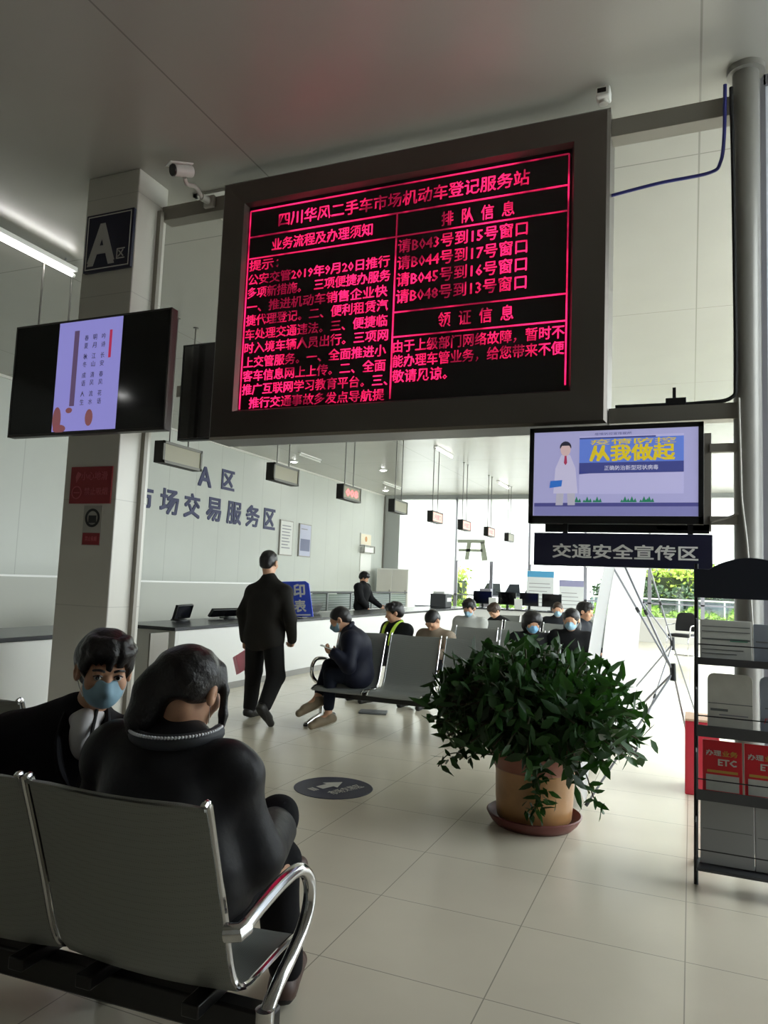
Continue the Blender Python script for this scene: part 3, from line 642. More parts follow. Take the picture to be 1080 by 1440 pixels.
# plates on the column
t = thing('zone_plate', 'navy plate with a big white A and 区 high on the square column', 'sign', (-4.455, 4.52, 3.9))
MB().bb(-.25, .25, -.03, 0, 0, .5).build('plate', M_navy, t, bevel=.004)
w = MB()
for a, b, c, d in ((-.23, .23, .018, .026), (-.23, .23, .474, .482), (-.23, -.222, .018, .482), (.222, .23, .018, .482)): w.bb(a, b, -.032, -.03, c, d)
w.build('border', M_off, t, smooth=0)
MB().text('A', facing_cam(-.21, -.031, .05), .29, .36, .003, bold=.03).text('区', facing_cam(.1, -.031, .08), .085, .09, .003, bold=.01).build('lettering', mat('grey_white_letter', '#b5b3b0', .5), t, smooth=0)
M_red = mat('dark_red_plate', '#8c1f28', .5); M_redink = mat('faded_red_print', '#b9555c', .5)
t = thing('warning_plate', 'dark red warning plate with two lines on the square column', 'sign', (-4.46, 4.52, 1.965))
MB().bb(-.215, .215, -.012, 0, 0, .3).build('plate', M_red, t, bevel=.002)
w = MB().text('小心地滑', facing_cam(-.1, -.0125, .19), .27, .07, .002).text('禁止吸烟', facing_cam(-.06, -.0125, .07), .24, .06, .002)
w.lathe([(.045, 0), (.052, 0), (.052, .003), (.045, .003)], 24, ring=True, M=frame((-.14, -.012, .09), (1,0,0), (0,0,1))); w.bb(-.17, -.11, -.014, -.012, .085, .093)
w.prism([(-.15, .17), (-.1, .24), (-.14, .26), (-.16, .22)], .012, .014, frame((0,0,0), (1,0,0), (0,0,1)))
w.build('print', M_redink, t, smooth=0)
t = thing('prohibition_sticker', 'small white sticker with a black ring and a red foot on the square column', 'sticker', (-4.42, 4.52, 1.63))
MB().bb(-.095, .095, -.004, 0, 0, .32).build('sheet', mat('grey_sheet', '#a29f98', .5), t, smooth=0)
w = MB().lathe([(.055, 0), (.075, 0), (.075, .003), (.055, .003)], 28, ring=True, M=frame((0, -.004, .22), (1,0,0), (0,0,1))); w.bb(-.04, .04, -.006, -.004, .18, .24)
w.build('ring', M_black, t, smooth=0)
rf = MB().bb(-.088, .088, -.006, -.004, .005, .1).build('red_foot', M_red, t, smooth=0); MB().text('禁止吸烟', facing_cam(-.06, -.0065, .035), .12, .04, .001).build('print', M_redink, rf, smooth=0)
# ------------------------------------------------------------------ service counter and what stands on or behind it
def counter(name, label, segs, dirn):
    t = thing(name, label, 'counter', segs[0]); return t
ct = thing('service_counter', 'long white service counter with a dark worktop along the hall', 'counter', (-5.4, 12.9, 0))
MB().bb(-.06, 0, -5.95, 6.3, 0, .78).bb(-.8, -.74, -5.95, 6.3, 0, .74).bb(-.8, 0, -6.0, -5.95, 0, .78).build('front_panel', M_count, ct, bevel=.004)
MB().bb(-.85, .03, -6.05, 6.33, .78, .82).build('worktop', M_countop, ct, bevel=.006)
MB().bb(.0, .012, -6.0, 6.3, 0, .08).build('plinth', mat('plinth_grey', '#8b8984', .4), ct, smooth=0)
MB().bb(0, .02, -6.5, -6.25, 0, .78).build('joint_panel', M_steel, ct, smooth=0) if False else MB().bb(0, .02, -6.44+.0, -6.14, 0, .775).build('joint_panel', M_steel, ct, smooth=0)
c2 = thing('service_counter', 'white counter crossing the far end of the hall below the computers', 'counter', (-4.2, 19.6, 0))
MB().bb(-1.2, 1.2, -.35, -.3, 0, .78).bb(-1.2, 1.2, .3, .35, 0, .78).bb(1.14, 1.2, -.35, .35, 0, .78).build('front_panel', M_count, c2, bevel=.004)
MB().bb(-1.2, 1.23, -.39, .39, .78, .82).build('worktop', M_countop, c2, bevel=.006)
# extra counter piece seen left of the column
c3 = thing('service_counter', 'white counter piece left of the tiled column', 'counter', (-5.4, 3.6, 0))
MB().bb(-.06, 0, -2.6, 2.4, 0, .79).build('front_panel', M_count, c3, bevel=.004); MB().bb(-.85, .03, -2.62, 2.42, .79, .83).build('worktop', M_countop, c3, bevel=.006)
# office screens behind the counter
def lowscreen(label, y0, y1, x, zt):
    t = thing('partition_screen', label, 'partition', (x, (y0+y1)/2, 0)); h = (y1-y0)/2
    MB().bb(-.03, .03, -h, h, 0, zt-.02).build('panel', mat('partition_cloth', '#b1b2aa', .7), t); MB().bb(-.035, .035, -h, h, zt-.02, zt+.005).build('cap', M_white, t)
lowscreen('low grey office partition left of the tiled column', 3.0, 8.6, -8, 1.325)
lowscreen('low grey office partition right of the tiled column behind the walking man', 8.65, 13.4, -8, 1.285)
t = thing('glass_partition', 'row of glazed office cabinets with a dark top rail behind the counter', 'partition', (-8, 17.3, 0))
MB().bb(-.2, .2, -3.2, 3.3, 0, .68).build('base_cabinet', M_white, t, bevel=.004); MB().bb(-.21, .21, -3.2, 3.3, 1.09, 1.12).build('top_rail', mat('dark_rail', '#3b3d40', .4), t, smooth=0)
for i in range(5):
    a = -3.2+1.3*i
    MB().bb(-.2, .2, a, a+.05, .68, 1.09).build('post', M_alu, t, smooth=0)
    q = MB().bb(.17, .18, a+.08, a+1.27, .7, 1.07).build('pane', mat('grey_pane', '#7f8784', .12), t, smooth=0)
    w = MB()
    for k in range(6): w.bb(.178, .186, a+.1, a+1.25, .73+.055*k, .74+.055*k)
    w.build('slats', mat('slat_grey', '#a2a8a5', .4), q, smooth=0)
t = thing('filing_cabinet', 'white filing cabinet in the corner behind the standing clerk', 'cabinet', (-10.3, 25.6, 0)); MB().bb(-.5, .75, -.3, .5, 0, 1.88).build('body', M_white, t, bevel=.01)
for x in (-.48, .14): d = MB().bb(x, x+.58, -.32, -.3, .1, 1.84).build('door', M_off, t, bevel=.004); MB().bb(x+.5, x+.53, -.345, -.32, .95, 1.1).build('handle', M_steel, d, smooth=0)
def monitor(label, x, y, rz, z=.82, w=.5, h=.32, tilt=.0, base=.1):
    t = thing('computer_monitor', label, 'monitor', (x, y, z), rz, 'monitors on the counters')
    Mt = Matrix.Translation((0, 0, base)) @ Matrix.Rotation(tilt, 4, 'X')
    MB().bb(-w/2, w/2, -.02, .02, 0, h, M=Mt).bb(-w*.3, w*.3, -.045, -.02, .05, h*.7, M=Mt).build('housing', M_black, t, bevel=.008)
    MB().bb(-w/2+.012, w/2-.012, .02, .022, .015, h-.012, M=Mt).build('screen', M_screen, t, smooth=0)
    MB().bb(-.03, .03, -.05, -.02, 0, base+.1).lathe([(.11, 0), (.11, .012), (.02, .018)], 24, c=(0, -.02, 0)).build('stand', M_black, t, smooth=0)
def office_chair(label, x, y, rz, seat=.47, top=.98, arms=True, meshb=False, cat='chair', group=None):
    t = thing('office_chair', label, cat, (x, y, 0), rz, group)
    P = [(-.23, .56), (-.235, .7), (-.2, top-.05), (-.12, top), (.12, top), (.2, top-.05), (.235, .7), (.23, .56)]
    b = MB(); n = 9
    v = []; f = []
    for sgn in (-.022, .022):
        for x_, z_ in P: v.append((x_, -.25-.09*(z_-.5)+.35*x_*x_+sgn, z_))
    m_ = len(P); f = [tuple(range(m_-1, -1, -1)), tuple(range(m_, 2*m_))]+[(i, (i+1) % m_, m_+(i+1) % m_, m_+i) for i in range(m_)]
    b.raw(v, f).build('backrest', M_blackm, t, bevel=.015)
    if meshb: MB().prism([(-.16, .64), (.16, .64), (.13, .86), (-.13, .86)], -.003, .003, frame((0, -.305, 0), (1,0,0), (0,0,1))).build('back_mesh', mat('grey_mesh', '#6b6d6e', .6), t)
    MB().box((0, 0, seat), (.47, .46, .07)).build('seat', M_blackm, t, bevel=.03)
    if arms:
        for s in (-1, 1): MB().tube(smooth_path([(s*.25, -.24, .72), (s*.27, -.1, .7), (s*.27, .16, .69), (s*.27, .22, .6), (s*.26, .2, seat-.02), (s*.22, .1, seat-.04)], 4), .014).build('armrest', M_chrome if meshb else M_black, t)
    if meshb:
        for s in (-1, 1): MB().tube(smooth_path([(s*.22, -.2, seat-.03), (s*.24, .22, seat-.04), (s*.24, .25, .2), (s*.24, .22, .02), (s*.24, -.2, .015)], 4), .014).build('leg', M_chrome, t)
        MB().cyl((-.24, -.2, .015), (.24, -.2, .015), .014).build('foot_bar', M_chrome, t)
    else:
        MB().cyl((0, 0, .1), (0, 0, seat-.03), .03).build('gas_post', M_black, t)
        for k in range(5):
            a = 2*PI*k/5; l = MB().tube([(0, 0, .11), (.28*math.cos(a), .28*math.sin(a), .07)], [.028, .018]).build('foot', M_black, t)
            MB().cyl((.28*math.cos(a)-.015, .28*math.sin(a), .03), (.28*math.cos(a)+.015, .28*math.sin(a), .03), .03, 14).build('caster', M_black, l)
monitor('black monitor seen from behind on the counter just right of the column', -6.15, 7.95, -PI/2+.25, tilt=-.25, h=.19, w=.5, base=.02)
monitor('wide black monitor lying low on the counter left of the walking man', -6.1, 8.95, -PI/2-.1, h=.13, w=.85, tilt=-.6, base=.03)
office_chair('black office chair behind the counter beside the column edge', -6.75, 7.25, -PI/2, top=.98)
office_chair('black office chair behind the counter left of the standing clerk', -6.75, 12.6, -PI/2-.2, top=1.0)
office_chair('black office chair behind the counter right of the standing clerk', -6.75, 16.0, -PI/2+.5, top=1.08)
monitor('low black monitor on the counter above the phone man', -6.0, 11.3, -PI/2+.2, h=.16, w=.7, tilt=-.5, base=.03)
for i, (x, y, rz, wd) in enumerate(((-5.2, 19.5, PI+.1, 'leftmost black monitor on the far counter'), (-4.55, 19.6, PI-.1, 'second black monitor on the far counter'), (-3.95, 19.55, PI, 'third black monitor on the far counter'), (-3.35, 19.5, PI+.2, 'rightmost black monitor on the far counter'))):
    monitor(wd, x, y, rz, w=.5, h=.34)
for x, y, wd in ((-4.9, 19.45, 'white document holder between the left two far monitors'), (-4.2, 19.42, 'white document holder between the middle far monitors')):
    t = thing('document_holder', wd, 'holder', (x, y, .82)); MB().bb(-.1, .1, -.01, .01, 0, .28, M=Matrix.Rotation(.2, 4, 'X')).build('sheet', M_white, t); MB().bb(-.1, .1, -.08, .08, 0, .012).build('foot', M_white, t)
t = thing('printer', 'dark boxy printer on the far left end of the counter', 'printer', (-5.85, 17.9, .82)); MB().box((0, 0, .17), (.42, .5, .34)).build('body', mat('printer_grey', '#4a4b4d', .5), t, bevel=.02)
MB().box((.2, 0, .2), (.05, .36, .1)).build('paper_tray', M_white, t, bevel=.005); MB().bb(-.15, .15, -.2, .2, .34, .4).build('lid', M_white, t, bevel=.01)
# blue sign standing on the counter
t = thing('counter_sign', 'tall blue sign with white characters leaning on the counter behind the walking man', 'sign', (-5.6, 9.95, .835))
Mt = Matrix.Rotation(.12, 4, 'X') @ Matrix.Rotation(-.06, 4, 'Y')
MB().prism([(-.3, 0), (.34, 0), (.3, .5), (.24, .54), (-.24, .54), (-.3, .5)], -.008, .008, Mt @ frame((0,0,0), (1,0,0), (0,0,1))).build('plate', mat('bright_blue', '#4059d6', .4), t, bevel=.004)
MB().text('印', Mt @ facing_cam(.03, -.011, .3), .2, .2, .003, bold=.03).text('表', Mt @ facing_cam(.03, -.011, .07), .2, .19, .003, bold=.03).bb(.0, .3, -.011, -.009, .02, .04, M=Mt).build('lettering', M_white, t, smooth=0)
MB().bb(-.15, .15, 0, .16, 0, .015).build('foot', M_black, t, smooth=0)

# ------------------------------------------------------------------ waiting benches
def perforated(name, col):
    m = mat(name, col, .4, metal=.4); nt = m.node_tree; N = nt.nodes; L = nt.links; b = N['Principled BSDF']
    tc = N.new('ShaderNodeTexCoord'); vo = N.new('ShaderNodeTexVoronoi'); vo.inputs['Scale'].default_value = 150.; vo.inputs['Randomness'].default_value = 0.
    L.new(tc.outputs['Object'], vo.inputs['Vector']); lt = N.new('ShaderNodeMath'); lt.operation = 'LESS_THAN'; lt.inputs[1].default_value = .3; L.new(vo.outputs['Distance'], lt.inputs[0])
    mx = N.new('ShaderNodeMix'); mx.data_type = 'RGBA'; L.new(lt.outputs[0], mx.inputs[0]); mx.inputs[6].default_value = (*lin(col), 1); mx.inputs[7].default_value = tuple(c*.8 for c in lin(col))+(1,); L.new(mx.outputs[2], b.inputs['Base Color'])
    return m
M_perf = perforated('perforated_steel', '#8f928e')
PROF = [(-.012, .905), (0., .911), (.012, .9), (.03, .85), (.07, .74), (.115, .61), (.15, .5), (.175, .44), (.205, .405), (.25, .388), (.32, .387), (.42, .392), (.5, .393), (.545, .388), (.575, .373), (.585, .36)]
def make_bench(n, label, loc, rz, group, pitch=.58, w=.535):
    t = thing('waiting_bench', label, 'bench', loc, rz, group)
    for i in range(n):
        xr = -pitch*i; xl = xr-w; k = 8; v = []; f = []; m_ = len(PROF)
        for off in (0, .012):
            for j, (y, z) in enumerate(PROF):
                a = PROF[max(j-1, 0)]; b = PROF[min(j+1, m_-1)]; d = math.hypot(b[0]-a[0], b[1]-a[1]); ny, nz = -(b[1]-a[1])/d, (b[0]-a[0])/d
                for q in range(k+1):
                    u = q/k; c = .014*(1-(2*u-1)**2) if j < 9 else .008*(1-(2*u-1)**2)
                    ins = .03*(1 if j == 1 else .35 if j in (0, 2) else 0)*max(0, abs(2*u-1)-.7)
                    x = xl+w*u
                    v.append((x, y+ny*(-off-c), z+nz*(-off-c)-ins))
        W = k+1
        for s in (0, 1):
            for j in range(m_-1):
                for q in range(k):
                    a = s*m_*W+j*W+q; qd = (a, a+1, a+W+1, a+W); f.append(qd if s else tuple(reversed(qd)))
        o = m_*W
        for j in range(m_-1):
            for q in (0, k): a = j*W+q; f.append((a, a+W, a+W+o, a+o) if q == 0 else (a, a+o, a+W+o, a+W))
        for j in (0, m_-1):
            for q in range(k): a = j*W+q; f.append((a, a+1, a+1+o, a+o))
        sh = MB().raw(v, f).build('seat_shell', M_perf, t, smooth=50)
        for x in (xl, xr): MB().tube(smooth_path([(x, y, z) for y, z in PROF], 3), .009, 8).build('edge_trim', M_chrome, sh)
        if i < n-1: MB().box((xl-.022, .3, .385), (.05, .12, .03)).build('joint_clip', M_chrome, t, bevel=.006)
    L_ = pitch*(n-1)+w
    MB().bb(-L_-.08, .08, .235, .295, .255, .335).build('beam', M_black, t, bevel=.008)
    for i in range(n):
        for x in (-pitch*i-.1, -pitch*i-w+.1): MB().box((x, .29, .355), (.05, .3, .035)).build('seat_bracket', M_black, t, bevel=.004)
    for x in (.06, -L_-.06):
        MB().tube(smooth_path([(x, .1, .6), (x, .16, .615), (x, .3, .635), (x, .41, .63), (x, .475, .585), (x, .49, .52), (x, .455, .46), (x, .38, .41), (x, .3, .37), (x, .245, .33)], 6), [.019]*55, 14).build('armrest', M_chrome, t)
        MB().tube([(x, .11, .6), (x, .085, .597), (x-.035*(1 if x > 0 else -1), .08, .592)], .022, 14).build('arm_joint', M_chrome, t)
        g = MB().cyl((x, .24, .345), (x, .24, .05), .025, 18).build('leg', M_chrome, t)
        MB().tube(smooth_path([(x, -.05, .02), (x, .08, .045), (x, .24, .065), (x, .42, .045), (x, .56, .02)], 5), .024, 12).build('foot', M_chrome, g)
        for y in (-.05, .56): MB().cyl((x, y, 0), (x, y, .02), .024, 14).build('glide', M_black, g)
    return t
G_ = 'steel waiting benches'
make_bench(3, 'nearest steel waiting bench, seen from behind, with the woman in black on it', (-1.05, 1.497, 0), math.radians(3.5), G_, pitch=.56, w=.53)
make_bench(2, 'steel waiting bench at the left edge behind the man in the dark suit', (-2.50, 2.24, 0), math.radians(2), G_)
make_bench(4, 'steel waiting bench with the man reading a phone on its left seat', (-3.41, 7.07, 0), PI, G_, pitch=.585, w=.53)
make_bench(3, 'steel waiting bench in the second row, partly behind the potted plant', (-2.75, 9.08, 0), PI, G_)
make_bench(4, 'steel waiting bench in the third row', (-3.2, 11.2, 0), PI, G_)
make_bench(4, 'steel waiting bench in the farthest row', (-3.4, 13.4, 0), PI, G_)
office_chair('black and chrome visitor chair beyond the banner stands near the end windows', -.2, 18.2, PI-.35, meshb=True, top=.98)

# ------------------------------------------------------------------ potted plant
px_, py_ = -.89, 4.69
pt = thing('potted_plant', 'bushy dark green plant in a glazed brown pot on the tile floor', 'plant', (px_, py_, 0))
M_clay = mat('pot_glaze', '#a67c52', .35, var=.18, vscale=6, bump=.1, bscale=20); M_rim = mat('pot_rim', '#8a5646', .4, var=.1, vscale=9)
MB().lathe([(0, .02), (.2, .02), (.225, .05), (.235, .16), (.238, .3), (.243, .34)], 56).build('pot', M_clay, pt, smooth=60)
MB().lathe([(.243, .335), (.25, .345), (.258, .39), (.275, .42), (.272, .435), (.25, .432), (.235, .39), (.23, .35)], 56).build('pot_rim', M_rim, pt, smooth=60)
MB().lathe([(0, .37), (.236, .37)], 32).build('soil', mat('soil', '#2a211a', .95, bump=.4, bscale=40), pt)
MB().lathe([(0, .001), (.235, .001), (.265, .03), (.288, .07), (.28, .075), (.255, .035), (.225, .016), (0, .016)], 56).build('saucer', mat('saucer_red', '#6e3a36', .45), pt, smooth=60)
stems = MB(); pts = []
for i in range(190):
    a = 2*PI*rng.random(); el = math.acos(1-1.5*rng.random()); R_ = .545+.09*rng.random()
    tip = np.array([R_*math.sin(el)*math.cos(a)*(1.04), R_*math.sin(el)*math.sin(a)*.95, .64+.43*math.cos(el)+.02*rng.normal()])
    b0 = np.array([.1*math.cos(a)*rng.random(), .1*math.sin(a)*rng.random(), .37])
    mid = b0*.4+tip*.6+np.array([0, 0, .15*math.sin(el)])
    cv = np.array(smooth_path([b0, (b0+mid)/2+np.array([0, 0, .06]), mid, tip], 5)); stems.tube(cv[::3], [.006]*len(cv[::3]), 5)
    for j in range(5, len(cv)):
        for _ in range(2): pts.append(cv[j]+rng.normal(size=3)*.028)
stems_tr = [[(-.12, -.1, .4), (-.3, -.2, .42), (-.48, -.22, .40), (-.56, -.2, .31)], [(.2, -.1, .42), (.32, -.2, .4), (.38, -.25, .28), (.42, -.24, .22)], [(.02, -.22, .44), (.06, -.27, .36), (.09, -.29, .24), (.05, -.285, .16)]]
trail = []
for c in stems_tr:
    cv = np.array(smooth_path(c, 6)); stems.tube(cv, [.004]*len(cv), 5); trail += [p+rng.normal(size=3)*.016 for p in cv[4:]]
    if c is stems_tr[2]:
        for p in cv[3:]: trail += [p+rng.normal(size=3)*(.03, .012, .02) for _ in range(3)]
stems.build('stems', mat('stem_brown', '#3a3a22', .7), pt)
M_leaf = mat('plant_leaf', '#203f1b', .46, spec=.35, island=.55)
_nt = M_leaf.node_tree; _tr = _nt.nodes.new('ShaderNodeBsdfTranslucent'); _tr.inputs[0].default_value = (*lin('#3f7424'), 1); _mx = _nt.nodes.new('ShaderNodeMixShader'); _mx.inputs[0].default_value = .13
_nt.links.new(_nt.nodes['Principled BSDF'].outputs[0], _mx.inputs[1]); _nt.links.new(_tr.outputs[0], _mx.inputs[2]); _nt.links.new(_mx.outputs[0], _nt.nodes['Material Output'].inputs[0])
leaf_cloud('foliage', M_leaf, pt, np.array(pts), .125, .043, .25)
leaf_cloud('trailing_leaves', M_leaf, pt, np.array(trail), .085, .03, -.6)

# ------------------------------------------------------------------ floor sign
t = thing('floor_sticker', 'round navy floor sticker with a white arrow and characters', 'floor sign', (-2.29, 4.75, 0.001))
MB().lathe([(0, .002), (.27, .002), (.275, .0)], 56).build('disc', mat('sticker_navy', '#2c2d45', .35), t, smooth=0)
MA = frame((-.10, -.115, .0025), (.35, .94, 0), (-.94, .35, 0))
w = MB().prism([(.06, -.035), (.16, -.035), (.16, -.075), (.28, .0), (.16, .075), (.16, .035), (.06, .035)], 0, .0012, MA)
for k in range(3): w.prism([(.0+.018*k-.02, -.035), (.011+.018*k-.02, -.035), (.011+.018*k-.02, .035), (.0+.018*k-.02, .035)], 0, .0012, MA)
w.text('市场交易区', frame((.085, -.155, .003), (.35, .94, 0), (-.94, .35, 0)), .29, .085, .001, bold=.01)
w.build('arrow_and_lettering', M_off, t, smooth=0)

# ------------------------------------------------------------------ banner stands
M_pole = mat('stand_grey', '#8c8d92', .35, metal=.6); M_clip = mat('stand_black', '#17171a', .5)
M_ban = thin_mat('banner_white', 'cloth', (.95, .95, .95), .6)
def banner_stand(label, o, P0, P1, T0, T1, nrm, hub, foot):
    t = thing('banner_stand', label, 'banner', (o[0], o[1], 0), group=None); o = np.array([o[0], o[1], 0]); P0, P1, T0, T1, hub, foot = [np.array(q, float)-o for q in (P0, P1, T0, T1, hub, foot)]; nrm = np.array(nrm)
    v = []; f = []; nu, nv = 8, 24
    for th in (0, .004):
        for j in range(nv+1):
            s = j/nv; pinch = .05*math.sin(PI*s)
            for i in range(nu+1):
                u = pinch*.5+(1-pinch)*i/nu; a = P0*(1-s)+T0*s; b = P1*(1-s)+T1*s
                v.append(tuple(a*(1-u)+b*u+nrm*(th-.03*math.sin(PI*s))))
    W = nu+1; n_ = (nv+1)*W
    for sd in (0, 1):
        for j in range(nv):
            for i in range(nu): a = sd*n_+j*W+i; q = (a, a+1, a+W+1, a+W); f.append(q if sd else tuple(reversed(q)))
    for j in range(nv):
        for i in (0, nu): a = j*W+i; f.append((a, a+W, a+W+n_, a+n_))
    MB().raw(v, f).build('banner_cloth', M_ban, t)
    for e in (P0, P1, T0, T1):
        k = (hub+e)/2; q = MB().tube([tuple(hub), tuple(k), tuple(e)], .0075, 8).build('pole', M_pole, t); d = (e-hub)/np.linalg.norm(e-hub)
        MB().tube([tuple(e-d*.05), tuple(e)], .012, 8).build('corner_clip', M_clip, q); MB().tube([tuple(k-d*.02), tuple(k+d*.02)], .012, 8).build('sleeve', M_clip, q)
    MB().tube([tuple(hub), tuple(foot)], .0075, 8).build('rear_leg', M_pole, t)
    MB().tube([tuple(hub+(0, 0, -.06)), tuple(hub+(-.005, -.005, .06))], .022, 10).build('hub', M_clip, t)
banner_stand('white banner on a folding X stand directly behind the plant, seen nearly edge-on', (-.64, 5.17), (-.64, 5.17, .02), (-.83, 5.97, .02), (-.47, 5.3, 1.72), (-.63, 6.13, 1.72), (.97, .23, 0), (-.116, 5.7, .882), (.02, 6.9, .01))
banner_stand('white banner on a folding X stand farther back, showing a wider white face', (-.455, 7.03), (-.455, 7.03, .02), (-.87, 7.68, .02), (-.37, 7.15, 1.72), (-.72, 7.8, 1.72), (.84, .54, 0), (-.161, 7.6, .959), (.1, 8.6, .01))

# ------------------------------------------------------------------ leaflet rack
rt = thing('leaflet_rack', 'black metal leaflet rack with an arched head at the right edge', 'rack', (.28, 4.19, 0))
hw = .255
for s in (-1, 1):
    MB().tube([(s*hw, 0, 1.60), (s*hw, .01, .8), (s*hw, 0, .1), (s*hw, -.03, 0)], .011, 10).build('side_post', M_black, rt)
    MB().tube([(s*hw, .0, .12), (s*hw, .18, .06), (s*hw, .32, 0)], .011, 10).build('rear_foot', M_black, rt)
A = [(-hw-.012, 1.425)]+[(-hw-.012, 1.575), (-hw+.06, 1.572)]+[(-hw+.06+(2*hw-.12)*i/14, 1.572+.065*math.sin(PI*i/14)**.8) for i in range(1, 14)]+[(hw-.06, 1.572), (hw+.012, 1.575), (hw+.012, 1.425)]
MB().prism(A, -.012, .012, frame((0, .0, 0), (1,0,0), (0,0,1))).build('head_panel', mat('rack_head', '#191d29', .4), rt, bevel=.003)
M_wire = mat('wire_black', '#141416', .5); M_mesh = mat('mesh_shelf', '#3a3b3e', .6)
def pocket(z0, lip, depth=.16):
    p = MB().bb(-hw, hw, -depth+.02, .02, z0, z0+.012).bb(-hw, hw, -depth+.014, -depth+.022, z0, z0+lip).build('pocket', M_mesh, rt, smooth=0)
    w = MB()
    for s in (-1, 1):
        w.tube(smooth_path([(s*hw, .0, z0+.22), (s*hw, -depth+.05, z0+.22), (s*hw, -depth+.02, z0+.2), (s*hw, -depth+.02, z0)], 4), .004, 6)
        for k in range(4): w.tube([(s*hw, -depth+.03+.035*k, z0), (s*hw, -depth+.03+.035*k, z0+.22)], .0022, 5)
        for k in range(3): w.tube([(s*hw, -depth+.02, z0+.05+.055*k), (s*hw, 0, z0+.05+.055*k)], .0022, 5)
    w.tube([(-hw, -depth+.018, z0+.1), (hw, -depth+.018, z0+.1)], .003, 6); w.build('wire_guard', M_wire, p)
for z0, lip in ((1.095, .035), (.745, .055), (.44, .05), (.105, .01)): pocket(z0, lip)
def stack(label, x, z0, w, h, d, m_, group, back=-.03, name='leaflet_stack', roundtop=False, bands=None, tilt=.12, lab=None):
    t = thing(name, label, 'leaflets', (.28+x, 4.19+back, z0), 0, group); Mt = Matrix.Rotation(-tilt, 4, 'X')
    P = [(-w/2, 0), (w/2, 0), (w/2, h), (-w/2, h)]
    if roundtop: P = [(-w/2, 0), (w/2, 0), (w/2, h-.03)]+[(w/2-.03+.03*math.cos(a*PI/8), h-.03+.03*math.sin(a*PI/8)) for a in range(1, 5)]+[(-w/2+.03+.03*math.cos(a*PI/8), h-.03+.03*math.sin(a*PI/8)) for a in range(4, 9)]
    o = MB().prism(P, 0, d, Mt @ frame((0,0,0), (1,0,0), (0,0,1))).build('sheets', m_, t, bevel=.002)
    for z, hh, bm, x0, x1 in bands or (): MB().bb(x0, x1, -d-.0015, -d, z, z+hh, M=Mt).build('printed_band', bm, t, smooth=0)
    return t, Mt, d
M_lf = mat('grey_leaflet', '#cfd1cc', .45, var=.05, vscale=20); M_lf2 = mat('pale_leaflet', '#cfcec6', .4, var=.06, vscale=15); M_lfb = mat('blue_grey_leaflet', '#939ba8', .4); M_lfd = mat('dark_band', '#6d7171', .5); M_grn = mat('green_band', '#5f9a84', .5); M_redb = mat('red_leaflet', '#d92c36', .4); M_yel = mat('yellow_print', '#c9a24a', .5)
gA, gB, gC, gD = 'leaflets in the top pocket', 'leaflets in the second pocket', 'red leaflets in the third pocket', 'papers in the bottom pocket'
stack('grey leaflets with a green stripe in the top pocket, left pile', -.12, 1.11, .235, .2, .06, M_lf, gA, bands=[(.1, .008, M_lfd, -.11, .11), (.095, .014, M_grn, .02, .1), (.165, .004, M_lfd, -.11, .11), (.14, .004, M_lfd, -.11, .11), (.05, .004, M_lfd, -.11, .08), (.03, .004, M_lfd, -.11, .05)])
stack('blue grey leaflets in the top pocket, right pile', .125, 1.11, .235, .19, .055, M_lfb, gA, bands=[(.1, .006, M_lfd, -.11, .11)])
stack('pale leaflets with rounded corners in the second pocket, left pile', -.10, .76, .205, .285, .05, M_lf2, gB, roundtop=True, bands=[(.135, .004, M_lfd, -.1, .1), (.1, .012, M_lfd, -.09, -.01), (.08, .006, M_ink, -.05, .08)])
t, Mt, d = stack('pale leaflets with red print in the second pocket, right pile', .135, .76, .2, .285, .05, M_lfb, gB, roundtop=True, bands=[(.13, .006, M_lfd, -.08, .08)])
MB().text('广告', Mt @ facing_cam(-.085, -d-.002, .06), .09, .03, .001).build('lettering', M_redb, t, smooth=0)
for k, (x, wd) in enumerate(((-.135, 'left'), (.055, 'middle'), (.195, 'right'))):
    t, Mt, d = stack(f'red leaflets printed ETC in the third pocket, {wd} pile', x, .455, .18 if k < 2 else .1, .255, .035, M_redb, gC, tilt=.16, bands=[(.015, .075, M_lf2, -.075 if k < 2 else -.04, .075 if k < 2 else .04), (.1, .012, M_yel, -.07 if k < 2 else -.04, .07 if k < 2 else .04)])
    if k < 2:
        MB().text('办理', Mt @ facing_cam(-.075, -d-.002, .18), .07, .028, .001, bold=.02).text('ETC', Mt @ facing_cam(-.02, -d-.002, .135), .085, .032, .001, bold=.03).build('lettering', M_lf2, t, smooth=0)
        MB().text('业务', Mt @ facing_cam(.0, -d-.002, .18), .07, .028, .001, bold=.02).build('lettering', M_yel, t, smooth=0)
stack('dark grey papers filling the bottom pocket, left pile', -.115, .12, .24, .31, .05, mat('grey_paper', '#98999a', .5), gD, bands=[(.16, .004, M_lfd, -.11, .11)])  # plain grey paper, same colour for both piles
stack('dark grey papers filling the bottom pocket, right pile', .13, .12, .24, .3, .05, mat('grey_paper', '#98999a', .5), gD, bands=[(.15, .004, M_lfd, -.11, .11)])
t = thing('red_case', 'red slanted case standing on the floor behind the leaflet rack', 'case', (.08, 6.05, 0))
v = [(-.12,-.14,0),(.14,-.14,0),(.14,.2,0),(-.12,.2,0),(-.12,-.14,.52),(.1,-.14,.52),(.1,.2,.52),(-.12,.2,.52)]
MB().raw(v, [(0,3,2,1),(4,5,6,7),(0,1,5,4),(1,2,6,5),(2,3,7,6),(3,0,4,7)]).build('body', mat('bright_red', '#c02a3c', .4), t, bevel=.008)
MB().bb(-.12, .1, -.14, .2, .52, .535).build('top', mat('pale_wood', '#c9a58a', .5), t, bevel=.003)

